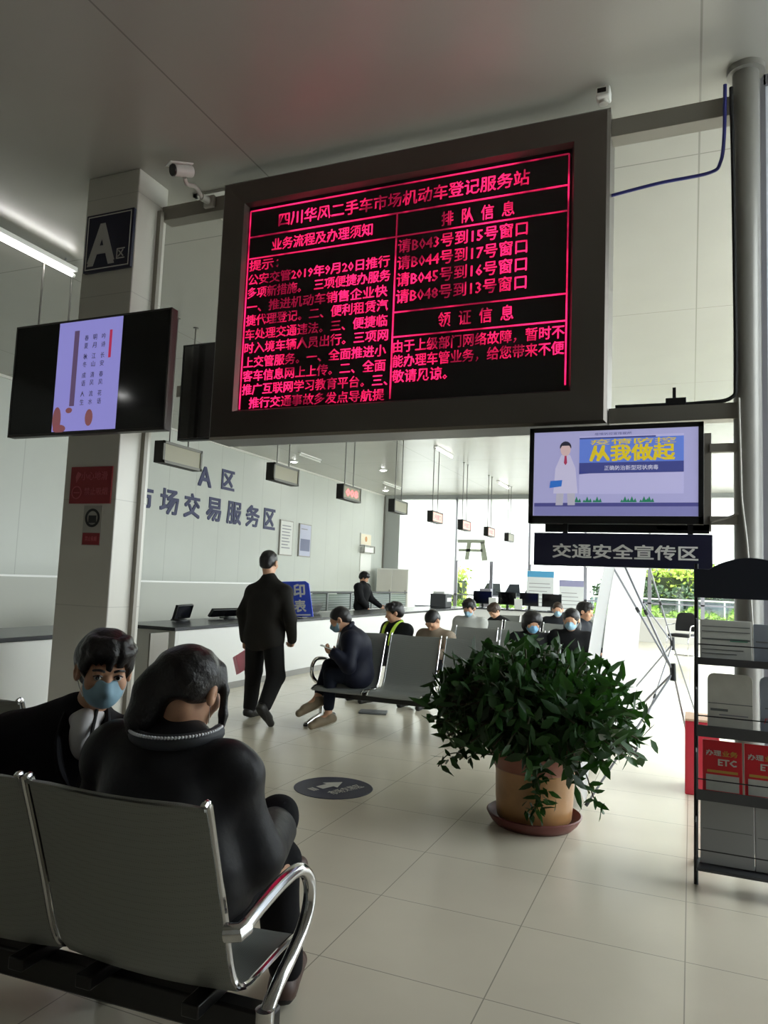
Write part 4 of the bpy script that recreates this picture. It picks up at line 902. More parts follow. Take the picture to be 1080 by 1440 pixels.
# information posters before the end windows
def poster(label, x, w, zb, zt, top, y=25.6):
    t = thing('information_board', label, 'poster', (x, y, 0)); MB().bb(-w/2, w/2, -.01, .01, zb, zt).build('sheet', mat('poster_white', '#dfe3e6', .4), t, smooth=0)
    MB().bb(-w/2, w/2, -.013, -.01, zt-.22, zt-.02).build('title_band', top, t, smooth=0)
    b = MB()
    for k in range(9): b.bb(-w/2+.08, w/2-.08-.15*rng.random(), -.013, -.01, zt-.45-.13*k, zt-.43-.13*k)
    b.build('print', M_ink, t, smooth=0)
    for s in (-1, 1): MB().bb(s*w*.35-.02, s*w*.35+.02, .01, .03, 0, zt-.1).bb(s*w*.35-.02, s*w*.35+.02, -.2, .25, 0, .03).build('leg', M_alu, t, smooth=0)
    return t
t = poster('tall white information board with a blue heading and two blue badges', -4.8, .93, .1, 1.98, mat('sky_blue', '#5aa7d6', .4))
MB().bb(-.38, -.22, -.014, -.01, .42, .62).bb(.24, .38, -.014, -.01, .42, .62).build('badge', mat('badge_blue', '#3d67b0', .4), t, smooth=0)
poster('shorter cream information board with a lilac heading', -3.75, .82, .2, 1.7, mat('lilac_band', '#9c9cc0', .4))
# ------------------------------------------------------------------ people
def skin_mat():
    m = mat('skin', '#c99a7c', .5, var=.06, vscale=30); m.node_tree.nodes['Principled BSDF'].inputs['Subsurface Weight'].default_value = .08
    m.node_tree.nodes['Principled BSDF'].inputs['Subsurface Radius'].default_value = (.01, .004, .002); return m
M_skin = skin_mat()
M_hair = mat('black_hair', '#141214', .38, spec=.5, bump=.35, bscale=90); M_hairb = mat('brown_hair', '#3a2a20', .5, bump=.3, bscale=80)
M_mask = mat('mask_blue', '#8fb3c6', .7); M_eye = mat('eye_white', '#c9c4bd', .2); M_iris = mat('iris', '#120c0a', .1)
def cloth(name, c, rough=.8, bump=.15): return mat('cloth_'+name, c, rough, spec=.2, bump=bump, bscale=35, var=.08, vscale=6)
def V3(*a): return np.array(a, float)
def headR(yaw, pitch=0., roll=0.):
    """yaw 0 looks to +Y, positive turns to the left (counter-clockwise from above); pitch positive looks down"""
    return np.array(Matrix.Rotation(yaw, 3, 'Z') @ Matrix.Rotation(-pitch, 3, 'X') @ Matrix.Rotation(roll, 3, 'Y'))
def finger_hand(F, wr, dirv, nrm, thumb, sc=1., curl=.9, grip=None):
    """palm and five fingers; nrm = the way the palm faces, thumb = side vector"""
    d = dirv/np.linalg.norm(dirv); nrm = nrm-d*(nrm@d); nrm /= np.linalg.norm(nrm); t = thumb-d*(thumb@d)-nrm*(thumb@nrm); t /= np.linalg.norm(t)
    R = np.stack([t, d, nrm], 1)
    F.ell(wr+d*.048*sc, (.040*sc, .052*sc, .017*sc), R, k=.02)
    for i, (off, ln) in enumerate(((.028, .078), (.010, .087), (-.009, .08), (-.027, .062))):
        b = wr+d*.082*sc+t*off*sc; p = b; a = .12+.06*i
        pts = [b-d*.02*sc, b]
        for fr in (.45, .32, .25):
            a += curl*.55; q = d*math.cos(a)+nrm*math.sin(a); p = p+q*ln*fr*sc; pts.append(p)
        F.chain(pts, [.0098*sc, .0096*sc, .009*sc, .0083*sc, .0072*sc], k=.004)
    b = wr+d*.025*sc+t*.03*sc; q = (t*.75+d*.6+nrm*.35); q /= np.linalg.norm(q); p1 = b+q*.036*sc; q2 = (t*.15+d*.85+nrm*.5*(1+curl*.3)); q2 /= np.linalg.norm(q2); p2 = p1+q2*.032*sc; p3 = p2+q2*.024*sc
    F.chain([b, p1, p2, p3], [.0135*sc, .0115*sc, .0105*sc, .0085*sc], k=.01)
def head_ops(F, c, R, ears=True):
    T = lambda *p: c+R@V3(*p)
    F.ell(T(0, -.014, .032), (.074, .093, .082), R, .02); F.ell(T(0, .03, -.03), (.06, .062, .082), R, .03)
    F.ell(T(0, .04, -.078), (.04, .04, .034), R, .03)
    for s in (-1, 1):
        F.ell(T(s*.042, .06, -.024), (.024, .024, .026), R, .02); F.ell(T(s*.033, .098, .004), (.017, .014, .011), R, .012, sub=True)
        F.ell(T(s*.032, .079, .003), (.014, .0125, .0125), R, .004)
        if ears: F.ell(T(s*.083, -.004, -.006), (.013, .021, .033), R, .008); F.ell(T(s*.092, .005, -.004), (.008, .009, .018), R, .006, sub=True)
    F.cone(T(-.036, .082, .024), T(.036, .082, .024), .012, .012, .016); F.cone(T(0, .086, .004), T(0, .108, -.034), .008, .0125, .014)
    for s in (-1, 1): F.ell(T(s*.011, .098, -.036), (.009, .011, .008), R, .008)
    F.ell(T(0, .086, -.06), (.024, .011, .007), R, .008); F.ell(T(0, .084, -.071), (.02, .011, .007), R, .006)
def hair_short(F, c, R, vol=0., fringe=.0):
    T = lambda *p: c+R@V3(*p)
    F.ell(T(0, -.018, .04), (.083+vol, .103+vol, .086+vol), R, .01); F.ell(T(0, -.06, -.01), (.07+vol*.6, .06+vol*.4, .07), R, .03)
    F.ell(T(0, .125, -.045-fringe), (.10, .105, .11), R, .015, sub=True); F.ell(T(0, -.03, -.16), (.12, .13, .09), R, .02, sub=True)
    for s in (-1, 1): F.ell(T(s*.09, .008, -.03), (.032, .042, .052), R, .01, sub=True)
def mask_ops(F, c, R):
    T = lambda *p: c+R@V3(*p)
    F.ell(T(0, .034, -.042), (.067, .068, .074), R, .02); F.cone(T(0, .092, -.008), T(0, .112, -.04), .010, .015, .02); F.ell(T(0, .085, -.065), (.035, .022, .03), R, .03)
    n = R@V3(0, .25, 1.); n /= np.linalg.norm(n); F.cut(T(0, .1, -.008), n); n = R@V3(0, -1., -.25); n /= np.linalg.norm(n); F.cut(T(0, .028, -.04), n)
    n = R@V3(0, 0, -1.); F.cut(T(0, 0, -.112), n)
def make_person(name, label, loc, J, vox=.006, top=None, legs=None, shoe=None, hair='short', hairm=None, mask=True, group=None, eyes=False, fold=.005, hem=.1, coat_r=.02, hand_args=None, extra_top=None, rotz=0., sleeve=1., head_k=1., collar=None, seed=0, ears=True, hair_extra=None, thigh=1., calf=1., sole=None, cuff=.08):
    t = thing(name, label, 'person', loc, rotz, group)
    J = {k: (V3(*v) if isinstance(v, (tuple, list)) else v) for k, v in J.items()}
    R = headR(*J['face']); hc = J['head']
    B = Field(vox)
    pel, ch, nk = J['pelvis'], J['chest'], J['neck']
    sx = J['shR']-J['shL']; sx /= np.linalg.norm(sx)
    B.cone(J['hipL'], J['hipR'], .095, .095, .05); B.cone(pel, ch, .115, .125, .06); B.cone(J['shL'], J['shR'], .062, .062, .06); B.cone(ch-sx*.06, ch+sx*.06, .115, .115, .06)
    B.cone(ch*.4+nk*.6, nk, .075, .055, .05); B.cone(nk, hc+R@V3(0, -.025, -.05), .054, .054, .03); head_ops(B, hc, R, ears)
    for s in 'LR':
        B.cone(J['sh'+s], J['el'+s], .05, .04, .03); B.cone(J['el'+s], J['wr'+s], .041, .027, .02)
        B.cone(J['hip'+s], J['kn'+s], .085, .058, .04); B.cone(J['kn'+s], J['an'+s], .057, .036, .03); B.cone(J['an'+s], J['toe'+s], .036, .026, .02, sq=None)
        h = (hand_args or {}).get(s)
        d = J['wr'+s]-J['el'+s]; d = d/np.linalg.norm(d); side = 1 if s == 'R' else -1
        if h: finger_hand(B, J['wr'+s], V3(*h[0]), V3(*h[1]), V3(*h[2]), curl=h[3])
        else: finger_hand(B, J['wr'+s], d+V3(0,0,-.1), V3(-side*.8, -.1, -.5), V3(-side*.3, .6, .4), curl=.7)
    B.mesh('body', M_skin, t)
    # upper garment
    if top:
        F = Field(vox*1.1); r = coat_r
        F.cone(J['hipL']*.96+pel*.04, J['hipR']*.96+pel*.04, .10+r*.6, .10+r*.6, .05); F.cone(pel, ch, .125+r, .13+r, .07); F.cone(ch-sx*.07, ch+sx*.07, .115+r, .115+r, .07)
        F.cone(J['shL'], J['shR'], .064+r, .064+r, .06); F.cone(ch*.35+nk*.65, nk, .075+r*.8, .058+r*.7, .05)
        for s in 'LR': F.cone(J['sh'+s], J['el'+s], .056+r, .047+r*sleeve, .035); F.cone(J['el'+s], J['wr'+s], .047+r*sleeve, .034+r*sleeve*.8, .02)
        if extra_top: extra_top(F, J)
        n = nk-ch; n /= np.linalg.norm(n); F.cut(nk+n*.022, n*1.0) if False else None
        n2 = hc-nk; n2 = n2/np.linalg.norm(n2)
        up = V3(0, 0, 1)
        if hem is not None:
            F.post.append((pel-up*hem, -up)) if False else None
        F.mesh('jacket', top, t, fold=fold, fscale=17, seed=seed)
        if collar: 
            Cf = Field(vox)
            for i in range(12):
                a = 2*PI*i/12; a2 = 2*PI*(i+1)/12; e = nk+V3(0,0,.0)
                ax = sx; ay = np.cross(n2, sx); p = lambda q: nk+n2*(.012-.02*math.sin(q))+ax*.073*math.cos(q)+ay*.078*math.sin(q)
                Cf.cone(p(a), p(a2), .017, .017, .015, )
            Cf.mesh('collar', collar, t)
    if legs:
        F = Field(vox*1.15)
        F.cone(J['hipL'], J['hipR'], .108, .108, .05); F.cone(pel, pel+V3(0,0,.05), .112, .11, .05)
        for s in 'LR': F.cone(J['hip'+s], J['kn'+s], .096*thigh, .07*calf, .04); e = J['an'+s]+(J['kn'+s]-J['an'+s])*cuff; F.cone(J['kn'+s], e, .069*calf, .054*calf, .02)
        F.mesh('trousers', legs, t, fold=fold*.8, fscale=15, seed=seed+3)
    if shoe:
        for s in 'LR':
            F = Field(max(.0045, vox*.8)); a, o = J['an'+s], J['toe'+s]; d = o-a; dn = d/np.linalg.norm(d); dz = V3(0, 0, 1) if abs(dn[2]) < .75 else V3(0, 1, 0)
            q = J.get('sole'+s); up = dz-dn*(dz@dn); up /= np.linalg.norm(up)
            if q is not None: up = q/np.linalg.norm(q)
            heel = a-dn*.035-up*.045
            F.cone(heel, o-up*.005, .042, .036, .03); F.cone(a-up*.03, o-dn*.07+up*.01, .043, .032, .03); F.cone(a-dn*.03-up*.03, a-dn*.01+up*.0, .04, .043, .03)
            F.cut(heel-up*.032, -up)
            sh = F.mesh('shoe', shoe if not isinstance(shoe, dict) else shoe[s], t)
            Q = Field(max(.0045, vox*.8)); Q.cone(heel, o-up*.005, .045, .039, .03); Q.cone(a-up*.03, o-dn*.07+up*.01, .045, .034, .03); Q.cut(heel-up*.0325, -up); Q.cut(heel-up*.012, up)
            Q.mesh('sole', sole or M_sole, sh)
    # hair, mask, eyes
    hm = hairm or M_hair
    if hair:
        F = Field(vox*.8)
        if hair == 'short': hair_short(F, hc, R)
        elif hair == 'full': hair_short(F, hc, R, .016, -.018)
        elif hair == 'bowl':
            T = lambda *p: hc+R@V3(*p)
            F.ell(T(0, -.012, .045), (.115, .12, .095), R, .02); F.ell(T(0, -.05, -.04), (.112, .085, .10), R, .05); F.ell(T(0, .135, -.06), (.07, .10, .10), R, .02, sub=True); F.cut(T(0, 0, -.125), R@V3(0, .0, -1.))
        elif hair == 'long':
            T = lambda *p: hc+R@V3(*p)
            F.ell(T(0, -.018, .04), (.092, .108, .09), R, .01); F.ell(T(0, -.05, -.09), (.10, .075, .15), R, .05); F.ell(T(0, .13, -.055), (.058, .11, .115), R, .015, sub=True)
        if hair == 'full':
            hr = np.random.default_rng(seed+40)
            for i in range(22):
                a = -1.35+2.7*i/21; x, y = .078*math.sin(a), -.012+.098*math.cos(a); dz = .012*hr.normal()
                p = lambda k, z: hc+R@V3(x*k+.006*hr.normal(), y*k, z)
                F.chain([p(.75, .108), p(1.02, .082), p(1.06, .05+dz-.02*abs(math.sin(a)))], [.018, .014, .004], k=.012)
        if hair_extra: hair_extra(F, lambda *p: hc+R@V3(*p), R)
        F.mesh('hair', hm, t, fold=.0025, fscale=70, seed=seed)
    if mask:
        F = Field(vox*.7); mask_ops(F, hc, R); mk = F.mesh('face_mask', M_mask if mask is True else mask, t)
        T = lambda *p: hc+R@V3(*p)
        for s in (-1, 1):
            for z0, z1 in ((-.02, .008), (-.075, -.02)): MB().tube(smooth_path([T(s*.062, .045, z0), T(s*.075, .02, (z0+z1)/2), T(s*.083, -.006, z1)], 4), .0016, 6).build('ear_loop', M_white, mk)
    if eyes:
        T = lambda *p: hc+R@V3(*p)
        for s in (-1, 1):
            e = MB().raw(*uvsphere(.0125, 16, 10), M=np.array(Matrix.Translation(T(s*.032, .0815, .003)))).build('eye', M_eye, t)
            g = R@V3(.12, 1, -.0); g /= np.linalg.norm(g); MB().tube([tuple(T(s*.032, .0815, .003)+g*.0105), tuple(T(s*.032, .0815, .003)+g*.0134)], [.0066, .0054], 14).build('iris', M_iris, e)
            MB().tube(smooth_path([T(s*.014, .0975, .0245), T(s*.032, .0985, .031), T(s*.052, .085, .0255)], 4), [.003]+[.0042]*7+[.002], 6).build('eyebrow', M_hair, t)
            MB().tube(smooth_path([T(s*.018, .0905, .006), T(s*.032, .0955, .0135), T(s*.047, .086, .006)], 4), .0022, 6).build('eyelid', M_hair, t)
    return t, J, R
def uvsphere(r, n, m):
    v = [(0, 0, r)]; f = []
    for i in range(1, m):
        for j in range(n): a = PI*i/m; b = 2*PI*j/n; v.append((r*math.sin(a)*math.cos(b), r*math.sin(a)*math.sin(b), r*math.cos(a)))
    v.append((0, 0, -r))
    for j in range(n): f.append((0, 1+j, 1+(j+1) % n)); f.append((len(v)-1, 1+(m-2)*n+(j+1) % n, 1+(m-2)*n+j))
    for i in range(m-2):
        for j in range(n): a = 1+i*n+j; b = 1+i*n+(j+1) % n; f.append((a, a+n, b+n, b))
    return v, f
def rel(root, d):
    o = V3(*root); return {k: (tuple(V3(*v)-o) if k != 'face' and not k.startswith('sole') else v) for k, v in d.items()}
dg = math.radians
M_sole = mat('dark_sole', '#1d1b1a', .7); M_solew = mat('pale_sole', '#d6cebf', .6)
C_blk = cloth('black_coat', '#242427', .45); C_suit = cloth('dark_suit', '#15151a', .8); C_tr = cloth('black_trousers', '#121216', .85); C_br = mat('brown_shoe', '#4a342c', .5)
C_walk = cloth('charcoal_suit', '#211f1c', .8); C_walkt = cloth('charcoal_trousers', '#191818', .85); C_bshoe = mat('black_shoe', '#161413', .4); C_navy = cloth('navy_jacket', '#141726', .6); C_jean = cloth('dark_jeans', '#171c28', .85)

# woman in black, seated on the nearest bench, back to the viewer
root = (-1.36, 1.82, 0)
J = rel(root, dict(pelvis=(-1.37, 1.82, .54), chest=(-1.42, 1.86, .80), neck=(-1.42, 1.86, .965), head=(-1.40, 1.885, 1.095), face=(dg(-3), dg(16), dg(3)),
    shL=(-1.64, 1.84, .87), shR=(-1.245, 1.87, .875), elL=(-1.77, 1.93, .62), elR=(-1.17, 1.94, .63), wrL=(-1.50, 2.13, .60), wrR=(-1.25, 2.18, .62),
    hipL=(-1.45, 1.86, .52), hipR=(-1.28, 1.86, .52), knL=(-1.29, 2.24, .63), knR=(-1.23, 2.17, .53), anL=(-1.41, 2.46, .38), anR=(-1.285, 2.35, .09), toeL=(-1.39, 2.61, .35), toeR=(-1.35, 2.56, .035)))
def woman_top(F, J):
    F.cone(J['chest']+V3(-.07, -.02, -.05), J['pelvis']+V3(-.07, 0, .04), .145, .14, .06); F.cone(J['chest']+V3(.07, -.02, -.05), J['pelvis']+V3(.07, 0, .04), .14, .14, .06); F.cone(J['neck']+V3(-.05, -.01, -.02), J['neck']+V3(.05, -.01, -.02), .075, .075, .04)
def woman_hair(F, T, R):
    # smooth cap of hair drawn to a tail at the left of the nape, bare nape, loose strand hanging before the right ear
    F.ell(T(0, -.03, .04), (.090, .10, .088), R, .02)
    F.ell(T(.03, -.075, -.105), (.075, .07, .065), R, .025, sub=True)
    F.chain([T(-.045, -.06, .03), T(-.075, -.075, -.03), T(-.09, -.07, -.11), T(-.095, -.045, -.20)], [.06, .055, .046, .026], k=.04)
    F.chain([T(.058, .03, .075), T(.080, .05, .02), T(.089, .066, -.05), T(.084, .08, -.12), T(.070, .085, -.175)], [.022, .014, .011, .010, .005], k=.015, sq=None)
wm, J_, R_ = make_person('person', 'person in a black coat on the nearest bench, dark tied-back hair, back to the viewer', root, J, vox=.006, top=C_blk, legs=C_tr, shoe=C_br, hair='short', mask=False, fold=.016, coat_r=.035, extra_top=woman_top, hair_extra=woman_hair, seed=2,
    hand_args={'L': ((.6, .5, -.2), (0, 0, -1), (.5, .6, 0), .7), 'R': ((-.5, .6, -.1), (0, 0, -1), (-.6, .2, .2), .7)})
# beaded collar
sx = V3(1, 0, 0); nk = J_['neck']
pts = [nk+V3(.128*math.cos(a), .118*math.sin(a)-.005, .012+.012*math.sin(a)) for a in np.linspace(PI*.95, PI*2.1, 18)]
cl = MB().tube(smooth_path(pts, 3), .024, 10, flat=.8).build('collar', mat('grey_collar', '#34363b', .6), wm)
b = MB()
for p in smooth_path([nk+(q-nk)*V3(1.09, 1.1, 1)+V3(0, -.006, .016) for q in pts], 3)[::1]: b.raw(*uvsphere(.0052, 8, 6), M=np.array(Matrix.Translation(p)))
b.build('collar_beads', mat('bead', '#e6e8ee', .25, metal=.3), cl)
pts = [nk+V3(*p) for p in ((.09, -.03, -.02), (.14, -.02, -.055), (.19, 0.0, -.08), (.235, .03, -.13), (.262, .06, -.2))]
b = MB().tube(smooth_path(pts, 5), .011, 8)
for p in smooth_path(pts, 8): b.tube([tuple(p), tuple(V3(*p)+V3(.012*rng.normal(), .012*rng.normal(), .02))], .003, 5)
b.build('sequin_trim', mat('sequin', '#3f4350', .25, metal=.7), wm)
hc = J_['head']; MB().tube(smooth_path([hc+R_@V3(.086, -.004, -.035), hc+R_@V3(.088, .0, -.06), hc+R_@V3(.08, .02, -.085)], 5), .0012, 6).build('earring', M_chrome, wm)

# man in the dark suit beside her
root = (-1.98, 2.02, 0)
J = rel(root, dict(pelvis=(-2.03, 2.10, .52), chest=(-2.03, 2.08, .78), neck=(-1.93, 2.02, .945), head=(-1.84, 1.985, 1.105), face=(dg(-128), dg(10), dg(-3)),
    shL=(-1.80, 2.12, .845), shR=(-2.20, 1.97, .84), elL=(-1.80, 2.22, .58), elR=(-2.38, 1.99, .55), wrL=(-1.86, 2.05, .55), wrR=(-2.16, 1.90, .53),
    hipL=(-1.95, 2.13, .515), hipR=(-2.07, 2.01, .515), knL=(-1.66, 2.15, .49), knR=(-1.80, 1.93, .5), anL=(-1.72, 2.36, .09), anR=(-1.83, 2.12, .09), toeL=(-1.58, 2.36, .04), toeR=(-1.93, 2.24, .035)))
def man_top(F, J): F.cone(J['chest']+V3(-.05, -.03, -.05), J['pelvis'], .14, .15, .06); F.cone(J['shR'], J['neck']+V3(-.06, 0, -.02), .085, .075, .05)
sm_, Jm, Rm = make_person('person', 'person in a dark suit and blue face mask facing the viewer from the nearest bench', root, J, vox=.0055, top=C_suit, legs=C_tr, shoe={'L': C_bshoe, 'R': mat('blue_grey_shoe', '#5c6488', .5)}, hair='full', mask=True, eyes=True, fold=.006, coat_r=.028, extra_top=man_top, seed=5,
    hand_args={'L': ((.0, -.7, -.2), (0, 0, -1), (-.6, 0, .3), .7), 'R': ((.7, -.1, -.1), (0, 0, -1), (.2, .6, 0), .7)})
# white shirt front and lanyard
nk = Jm['neck']; f = V3(.62, -.78, 0); r_ = V3(-.78, -.62, 0)
Fs = Field(.005); Fs.ell(nk+f*.085+V3(0, 0, -.05), (.046, .055, .085), np.stack([r_, f, V3(0,0,1)], 1), .01); Fs.cone(nk+f*.035-r_*.03, nk+f*.035+r_*.03, .034, .034, .03); Fs.mesh('shirt', mat('white_shirt', '#d5d3d4', .7), sm_)
MB().tube(smooth_path([nk+f*.07+r_*-.035+V3(0,0,.03), nk+f*.14-r_*.03+V3(0,0,-.03), nk+f*.158-r_*.02+V3(0,0,-.10), nk+f*.16+V3(0,0,-.2)], 5), .006, 8).build('lanyard', M_blackm, sm_)
for s in (-1, 1): MB().tube(smooth_path([nk+r_*s*.06+V3(0,0,.03), nk+f*.1+r_*s*.075+V3(0,0,-.05), nk+f*.145+r_*s*.055+V3(0,0,-.15), nk+f*.15+V3(0,0,-.24)], 5), [.02]*6+[.026]*6+[.018]*4, 8, flat=.5).build('lapel', C_suit, sm_)

# walking man
root = (-3.9, 6.4, 0)
J = rel(root, dict(pelvis=(-3.925, 6.4, .90), chest=(-3.90, 6.4, 1.17), neck=(-3.905, 6.4, 1.425), head=(-3.925, 6.42, 1.575), face=(dg(0), dg(6), 0),
    shL=(-4.085, 6.4, 1.27), shR=(-3.715, 6.4, 1.275), elL=(-4.175, 6.37, 1.06), elR=(-3.62, 6.37, 1.03), wrL=(-4.165, 6.42, .80), wrR=(-3.66, 6.50, .82),
    hipL=(-4.02, 6.4, .87), hipR=(-3.83, 6.4, .87), knL=(-4.085, 6.50, .48), knR=(-3.785, 6.43, .46), anL=(-4.14, 6.55, .09), anR=(-3.745, 6.17, .20), toeL=(-4.15, 6.73, .03), toeR=(-3.735, 6.30, .035)))
def walk_top(F, J):
    F.cone(J['neck']+V3(-.04, 0, -.05), J['shL']+V3(.03, 0, .02), .065, .07, .05); F.cone(J['neck']+V3(.04, 0, -.05), J['shR']+V3(-.03, 0, .02), .065, .07, .05)
    F.cone(J['pelvis']+V3(-.085, 0, -.09), J['chest']+V3(-.08, 0, 0), .125, .115, .06); F.cone(J['pelvis']+V3(.085, 0, -.09), J['chest']+V3(.08, 0, 0), .125, .115, .06); F.cut((0, 0, .745), (0, 0, -1)) if False else None
wk, Jw, Rw = make_person('person', 'person in a charcoal suit walking away with a pink folder in the left hand', root, J, vox=.007, top=C_walk, legs=C_walkt, shoe=C_bshoe, hair='short', mask=False, fold=.004, coat_r=.014, extra_top=walk_top, seed=9, thigh=1.12, calf=1.3,
    hand_args={'L': ((-.05, .1, -1), (.9, .3, 0), (.2, .8, 0), 1.3), 'R': ((-.3, .8, -.5), (-.9, -.2, 0), (0, .5, .8), 1.2)})
t = thing('pink_folder', 'pink paper folder held by the walking person', 'folder', (-4.16, 6.44, .47))
MB().raw([(-.125, -.02, .14), (.055, .0, .26), (.115, .02, .09), (-.075, -.01, -.03), (-.125, -.005, .14), (.055, .015, .26), (.115, .035, .09), (-.075, .005, -.03)], [(0,1,2,3), (7,6,5,4), (0,4,5,1), (1,5,6,2), (2,6,7,3), (3,7,4,0)]).build('cover', thin_mat('pink_card', 'cloth', lin('#ffc9d6'), .5), t, smooth=0)
MB().raw([(-.13, -.026, .135), (-.085, -.045, .16), (-.04, -.03, -.0), (-.078, -.02, -.035), (-.13, -.02, .135), (-.085, -.04, .16), (-.04, -.024, -.0), (-.078, -.014, -.035)], [(0,1,2,3), (7,6,5,4), (0,4,5,1), (1,5,6,2), (2,6,7,3), (3,7,4,0)]).build('flap', thin_mat('pale_pink_card', 'cloth', lin('#ffd6e0'), .5), t, smooth=0)

# man reading a phone on the second bench
root = (-3.05, 6.8, 0)
J = rel(root, dict(pelvis=(-3.03, 6.76, .52), chest=(-3.08, 6.74, .78), neck=(-3.15, 6.72, .935), head=(-3.235, 6.68, 1.04), face=(dg(112), dg(28), 0),
    shL=(-3.06, 6.57, .855), shR=(-3.16, 6.91, .855), elL=(-3.02, 6.48, .62), elR=(-3.14, 6.94, .62), wrL=(-3.14, 6.43, .73), wrR=(-3.28, 6.68, .70),
    hipL=(-3.05, 6.67, .51), hipR=(-3.07, 6.84, .51), knL=(-3.27, 6.60, .50), knR=(-3.36, 6.75, .57), anL=(-3.25, 6.55, .11), anR=(-3.40, 6.58, .25), toeL=(-3.35, 6.40, .04), toeR=(-3.52, 6.45, .13)))
ph, Jp, Rp = make_person('person', 'person in a navy jacket with crossed legs reading a phone on a bench', root, J, vox=.007, top=C_navy, legs=C_jean, shoe=mat('beige_shoe', '#85765f', .6), sole=M_solew, cuff=.24, hair='short', mask=True, fold=.005, coat_r=.028, seed=11, collar=C_navy,
    hand_args={'L': ((-.85, .25, .15), (-.1, .3, 1), (-.3, .8, .3), .6), 'R': ((-.2, -.85, .25), (-.2, 0, 1), (.5, -.3, .4), .7)})
t = thing('mobile_phone', 'thin pale phone held by the person in the navy jacket', 'phone', (-3.24, 6.46, .775)); Mp = Matrix.Rotation(dg(20), 4, 'Z') @ Matrix.Rotation(dg(18), 4, 'Y')
MB().box((0, 0, 0), (.155, .075, .009), M=Mp).build('body', M_white, t, bevel=.003); MB().box((0, 0, .005), (.14, .066, .001), M=Mp).build('screen', M_screen, t, smooth=0)
t = thing('document_wallet', 'flat grey wallet lying on the floor under the second bench', 'wallet', (-3.2, 7.55, .0)); MB().box((0, 0, .012), (.3, .2, .02), M=Matrix.Rotation(.3, 4, 'Z')).build('cover', mat('wallet_grey', '#6b6d70', .5), t, bevel=.005)

# seated people of the rows behind
def seated(label, x, y, face_deg, top, hair='short', mask=True, hz=1.075, pitch=10, lean=.0, turn=None, legs=C_tr, group=None, hairm=None, extra=None, collar=None, seed=0, ears=True):
    """face_deg: compass of the gaze, 180 = toward the viewer (-Y)"""
    b = dg(turn if turn is not None else face_deg); fwd = V3(-math.sin(b), math.cos(b), 0); rt_ = V3(math.cos(b), math.sin(b), 0); up = V3(0, 0, 1)
    dz = hz-1.075; P = lambda r, f_, z: tuple(rt_*r+fwd*f_+up*z)
    hd = .08+lean; L = lean
    J = dict(pelvis=P(0, 0, .525), chest=P(0, .01+L*.5, .78+dz*.6), neck=P(0, .03+L*.9, .94+dz), head=P(0, hd, 1.075+dz), face=(dg(face_deg), dg(pitch), 0),
        shL=P(-.175, .02+L*.8, .865+dz*.9), shR=P(.175, .02+L*.8, .865+dz*.9), elL=P(-.225, .10+L*.6, .62), elR=P(.225, .10+L*.6, .62), wrL=P(-.09, .30, .60), wrR=P(.09, .30, .60),
        hipL=P(-.09, .02, .51), hipR=P(.09, .02, .51), knL=P(-.12, .44, .49), knR=P(.12, .44, .49), anL=P(-.12, .47, .09), anR=P(.12, .47, .09), toeL=P(-.13, .63, .035), toeR=P(.13, .63, .035))
    return make_person('person', label, (x, y, 0), J, vox=.0095, top=top, legs=legs, shoe=C_bshoe, hair=hair, mask=mask, fold=.004, coat_r=.026, group=group, hairm=hairm, extra_top=extra, collar=collar, seed=seed, ears=ears)
vs, Jv, Rv = seated('person in a dark coat with a bright yellow green vest behind the bench', -3.36, 8.62, 125, cloth('dark_vest_coat', '#1a1c1e'), mask=False, hz=1.05, pitch=12, turn=150, hair='full', seed=21)
M_hiv = mat('hi_vis', '#b7d63c', .6, emit=0)
nk = Jv['neck']; ch = Jv['chest']; bf = V3(-math.sin(dg(150)), math.cos(dg(150)), 0); br = V3(math.cos(dg(150)), math.sin(dg(150)), 0)
for s in (-1, 1): MB().tube(smooth_path([nk+br*s*.085-bf*.03+V3(0,0,.03), nk+br*s*.095+bf*.09+V3(0,0,-.03), ch+br*s*.08+bf*.165, ch+br*s*.06+bf*.17+V3(0,0,-.2)], 5), .032, 8, flat=.5).build('vest_stripe', M_hiv, vs)
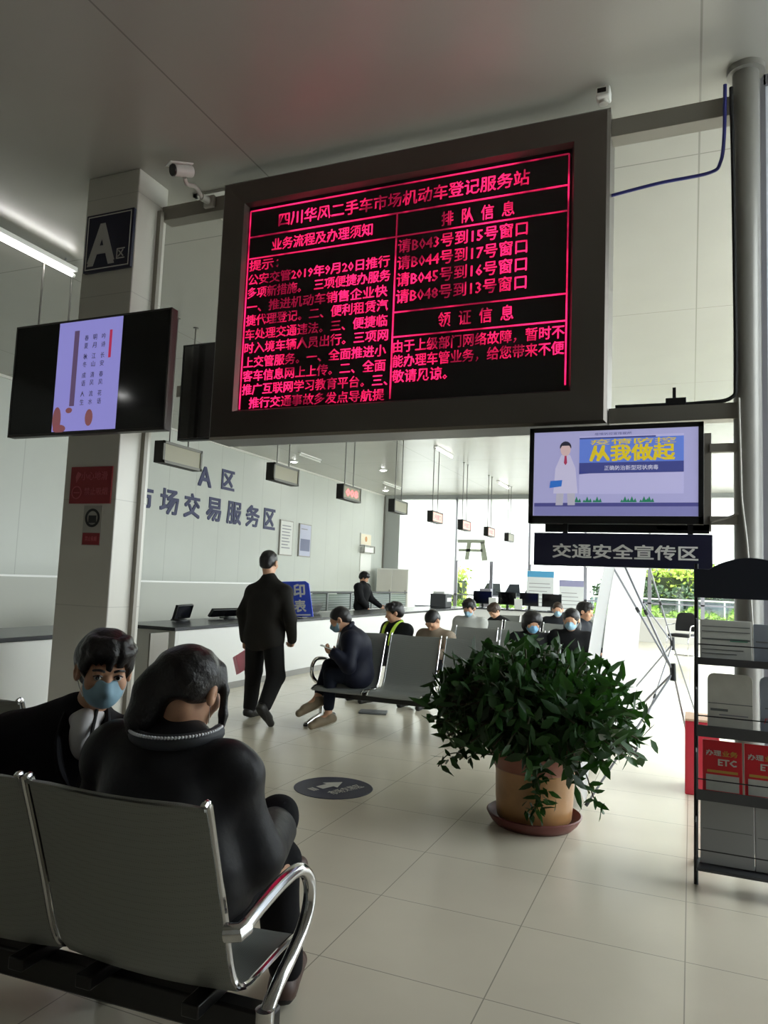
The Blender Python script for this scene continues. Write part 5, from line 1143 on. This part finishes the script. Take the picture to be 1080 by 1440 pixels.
seated('person in a tan coat bowing the head behind the bench', -2.80, 8.62, 160, cloth('tan_coat', '#8f8272'), mask=False, hz=.99, pitch=48, lean=.12, turn=165, seed=22)
seated('person in a light grey jacket and mask looking down near the violet post', -2.98, 10.55, 175, cloth('light_jacket', '#a8a9a3'), mask=True, hz=1.09, pitch=25, hair='full', seed=23)
seated('person in black bending forward behind the light grey jacket', -2.93, 12.6, 150, cloth('black_row_coat', '#17171a'), mask=False, hz=1.0, pitch=40, lean=.18, turn=140, hair='full', hairm=M_hairb, seed=24)
seated('person with a round black bob and blue mask just above the plant', -1.70, 8.6, 205, cloth('dark_bob_coat', '#1c1d1f'), hair='bowl', mask=mat('mask_bright', '#7fb6dd', .7), hz=1.03, pitch=14, turn=195, seed=25)
seated('person with long black hair and mask just above the right of the plant', -1.24, 8.6, 178, cloth('black_long_coat', '#151517'), hair='long', mask=True, hz=1.09, pitch=10, seed=26)
seated('person with brown hair in a dark top sitting below the information boards', -2.08, 12.7, 190, cloth('dark_top', '#202226'), hair='short', hairm=M_hairb, mask=True, hz=1.07, pitch=10, seed=27)
seated('person with black hair facing right behind the person with long hair', -1.40, 10.4, 250, cloth('dark_jacket_row', '#26282d'), hair='full', mask=False, hz=1.13, pitch=8, seed=28)
# clerk standing behind the counter
root = (-6.72, 14.9, 0)
J = dict(pelvis=(0, 0, .88), chest=(.02, .02, 1.17), neck=(.02, .03, 1.35), head=(.03, .06, 1.48), face=(dg(-80), dg(28), 0), shL=(.03, .2, 1.27), shR=(0, -.18, 1.27), elL=(.1, .32, 1.02), elR=(.1, -.24, 1.02), wrL=(.3, .38, .87), wrR=(.2, -.12, .86),
         hipL=(0, .09, .85), hipR=(0, -.09, .85), knL=(.03, .1, .47), knR=(.03, -.1, .47), anL=(0, .1, .09), anR=(0, -.1, .09), toeL=(.16, .12, .035), toeR=(.16, -.12, .035))
make_person('person', 'person in black standing behind the counter before the filing cabinet', root, J, vox=.0095, top=cloth('clerk_black', '#121214'), legs=C_tr, shoe=C_bshoe, hair='full', mask=False, coat_r=.03, seed=31, ears=False)
# the unlit far end: nothing beyond this point
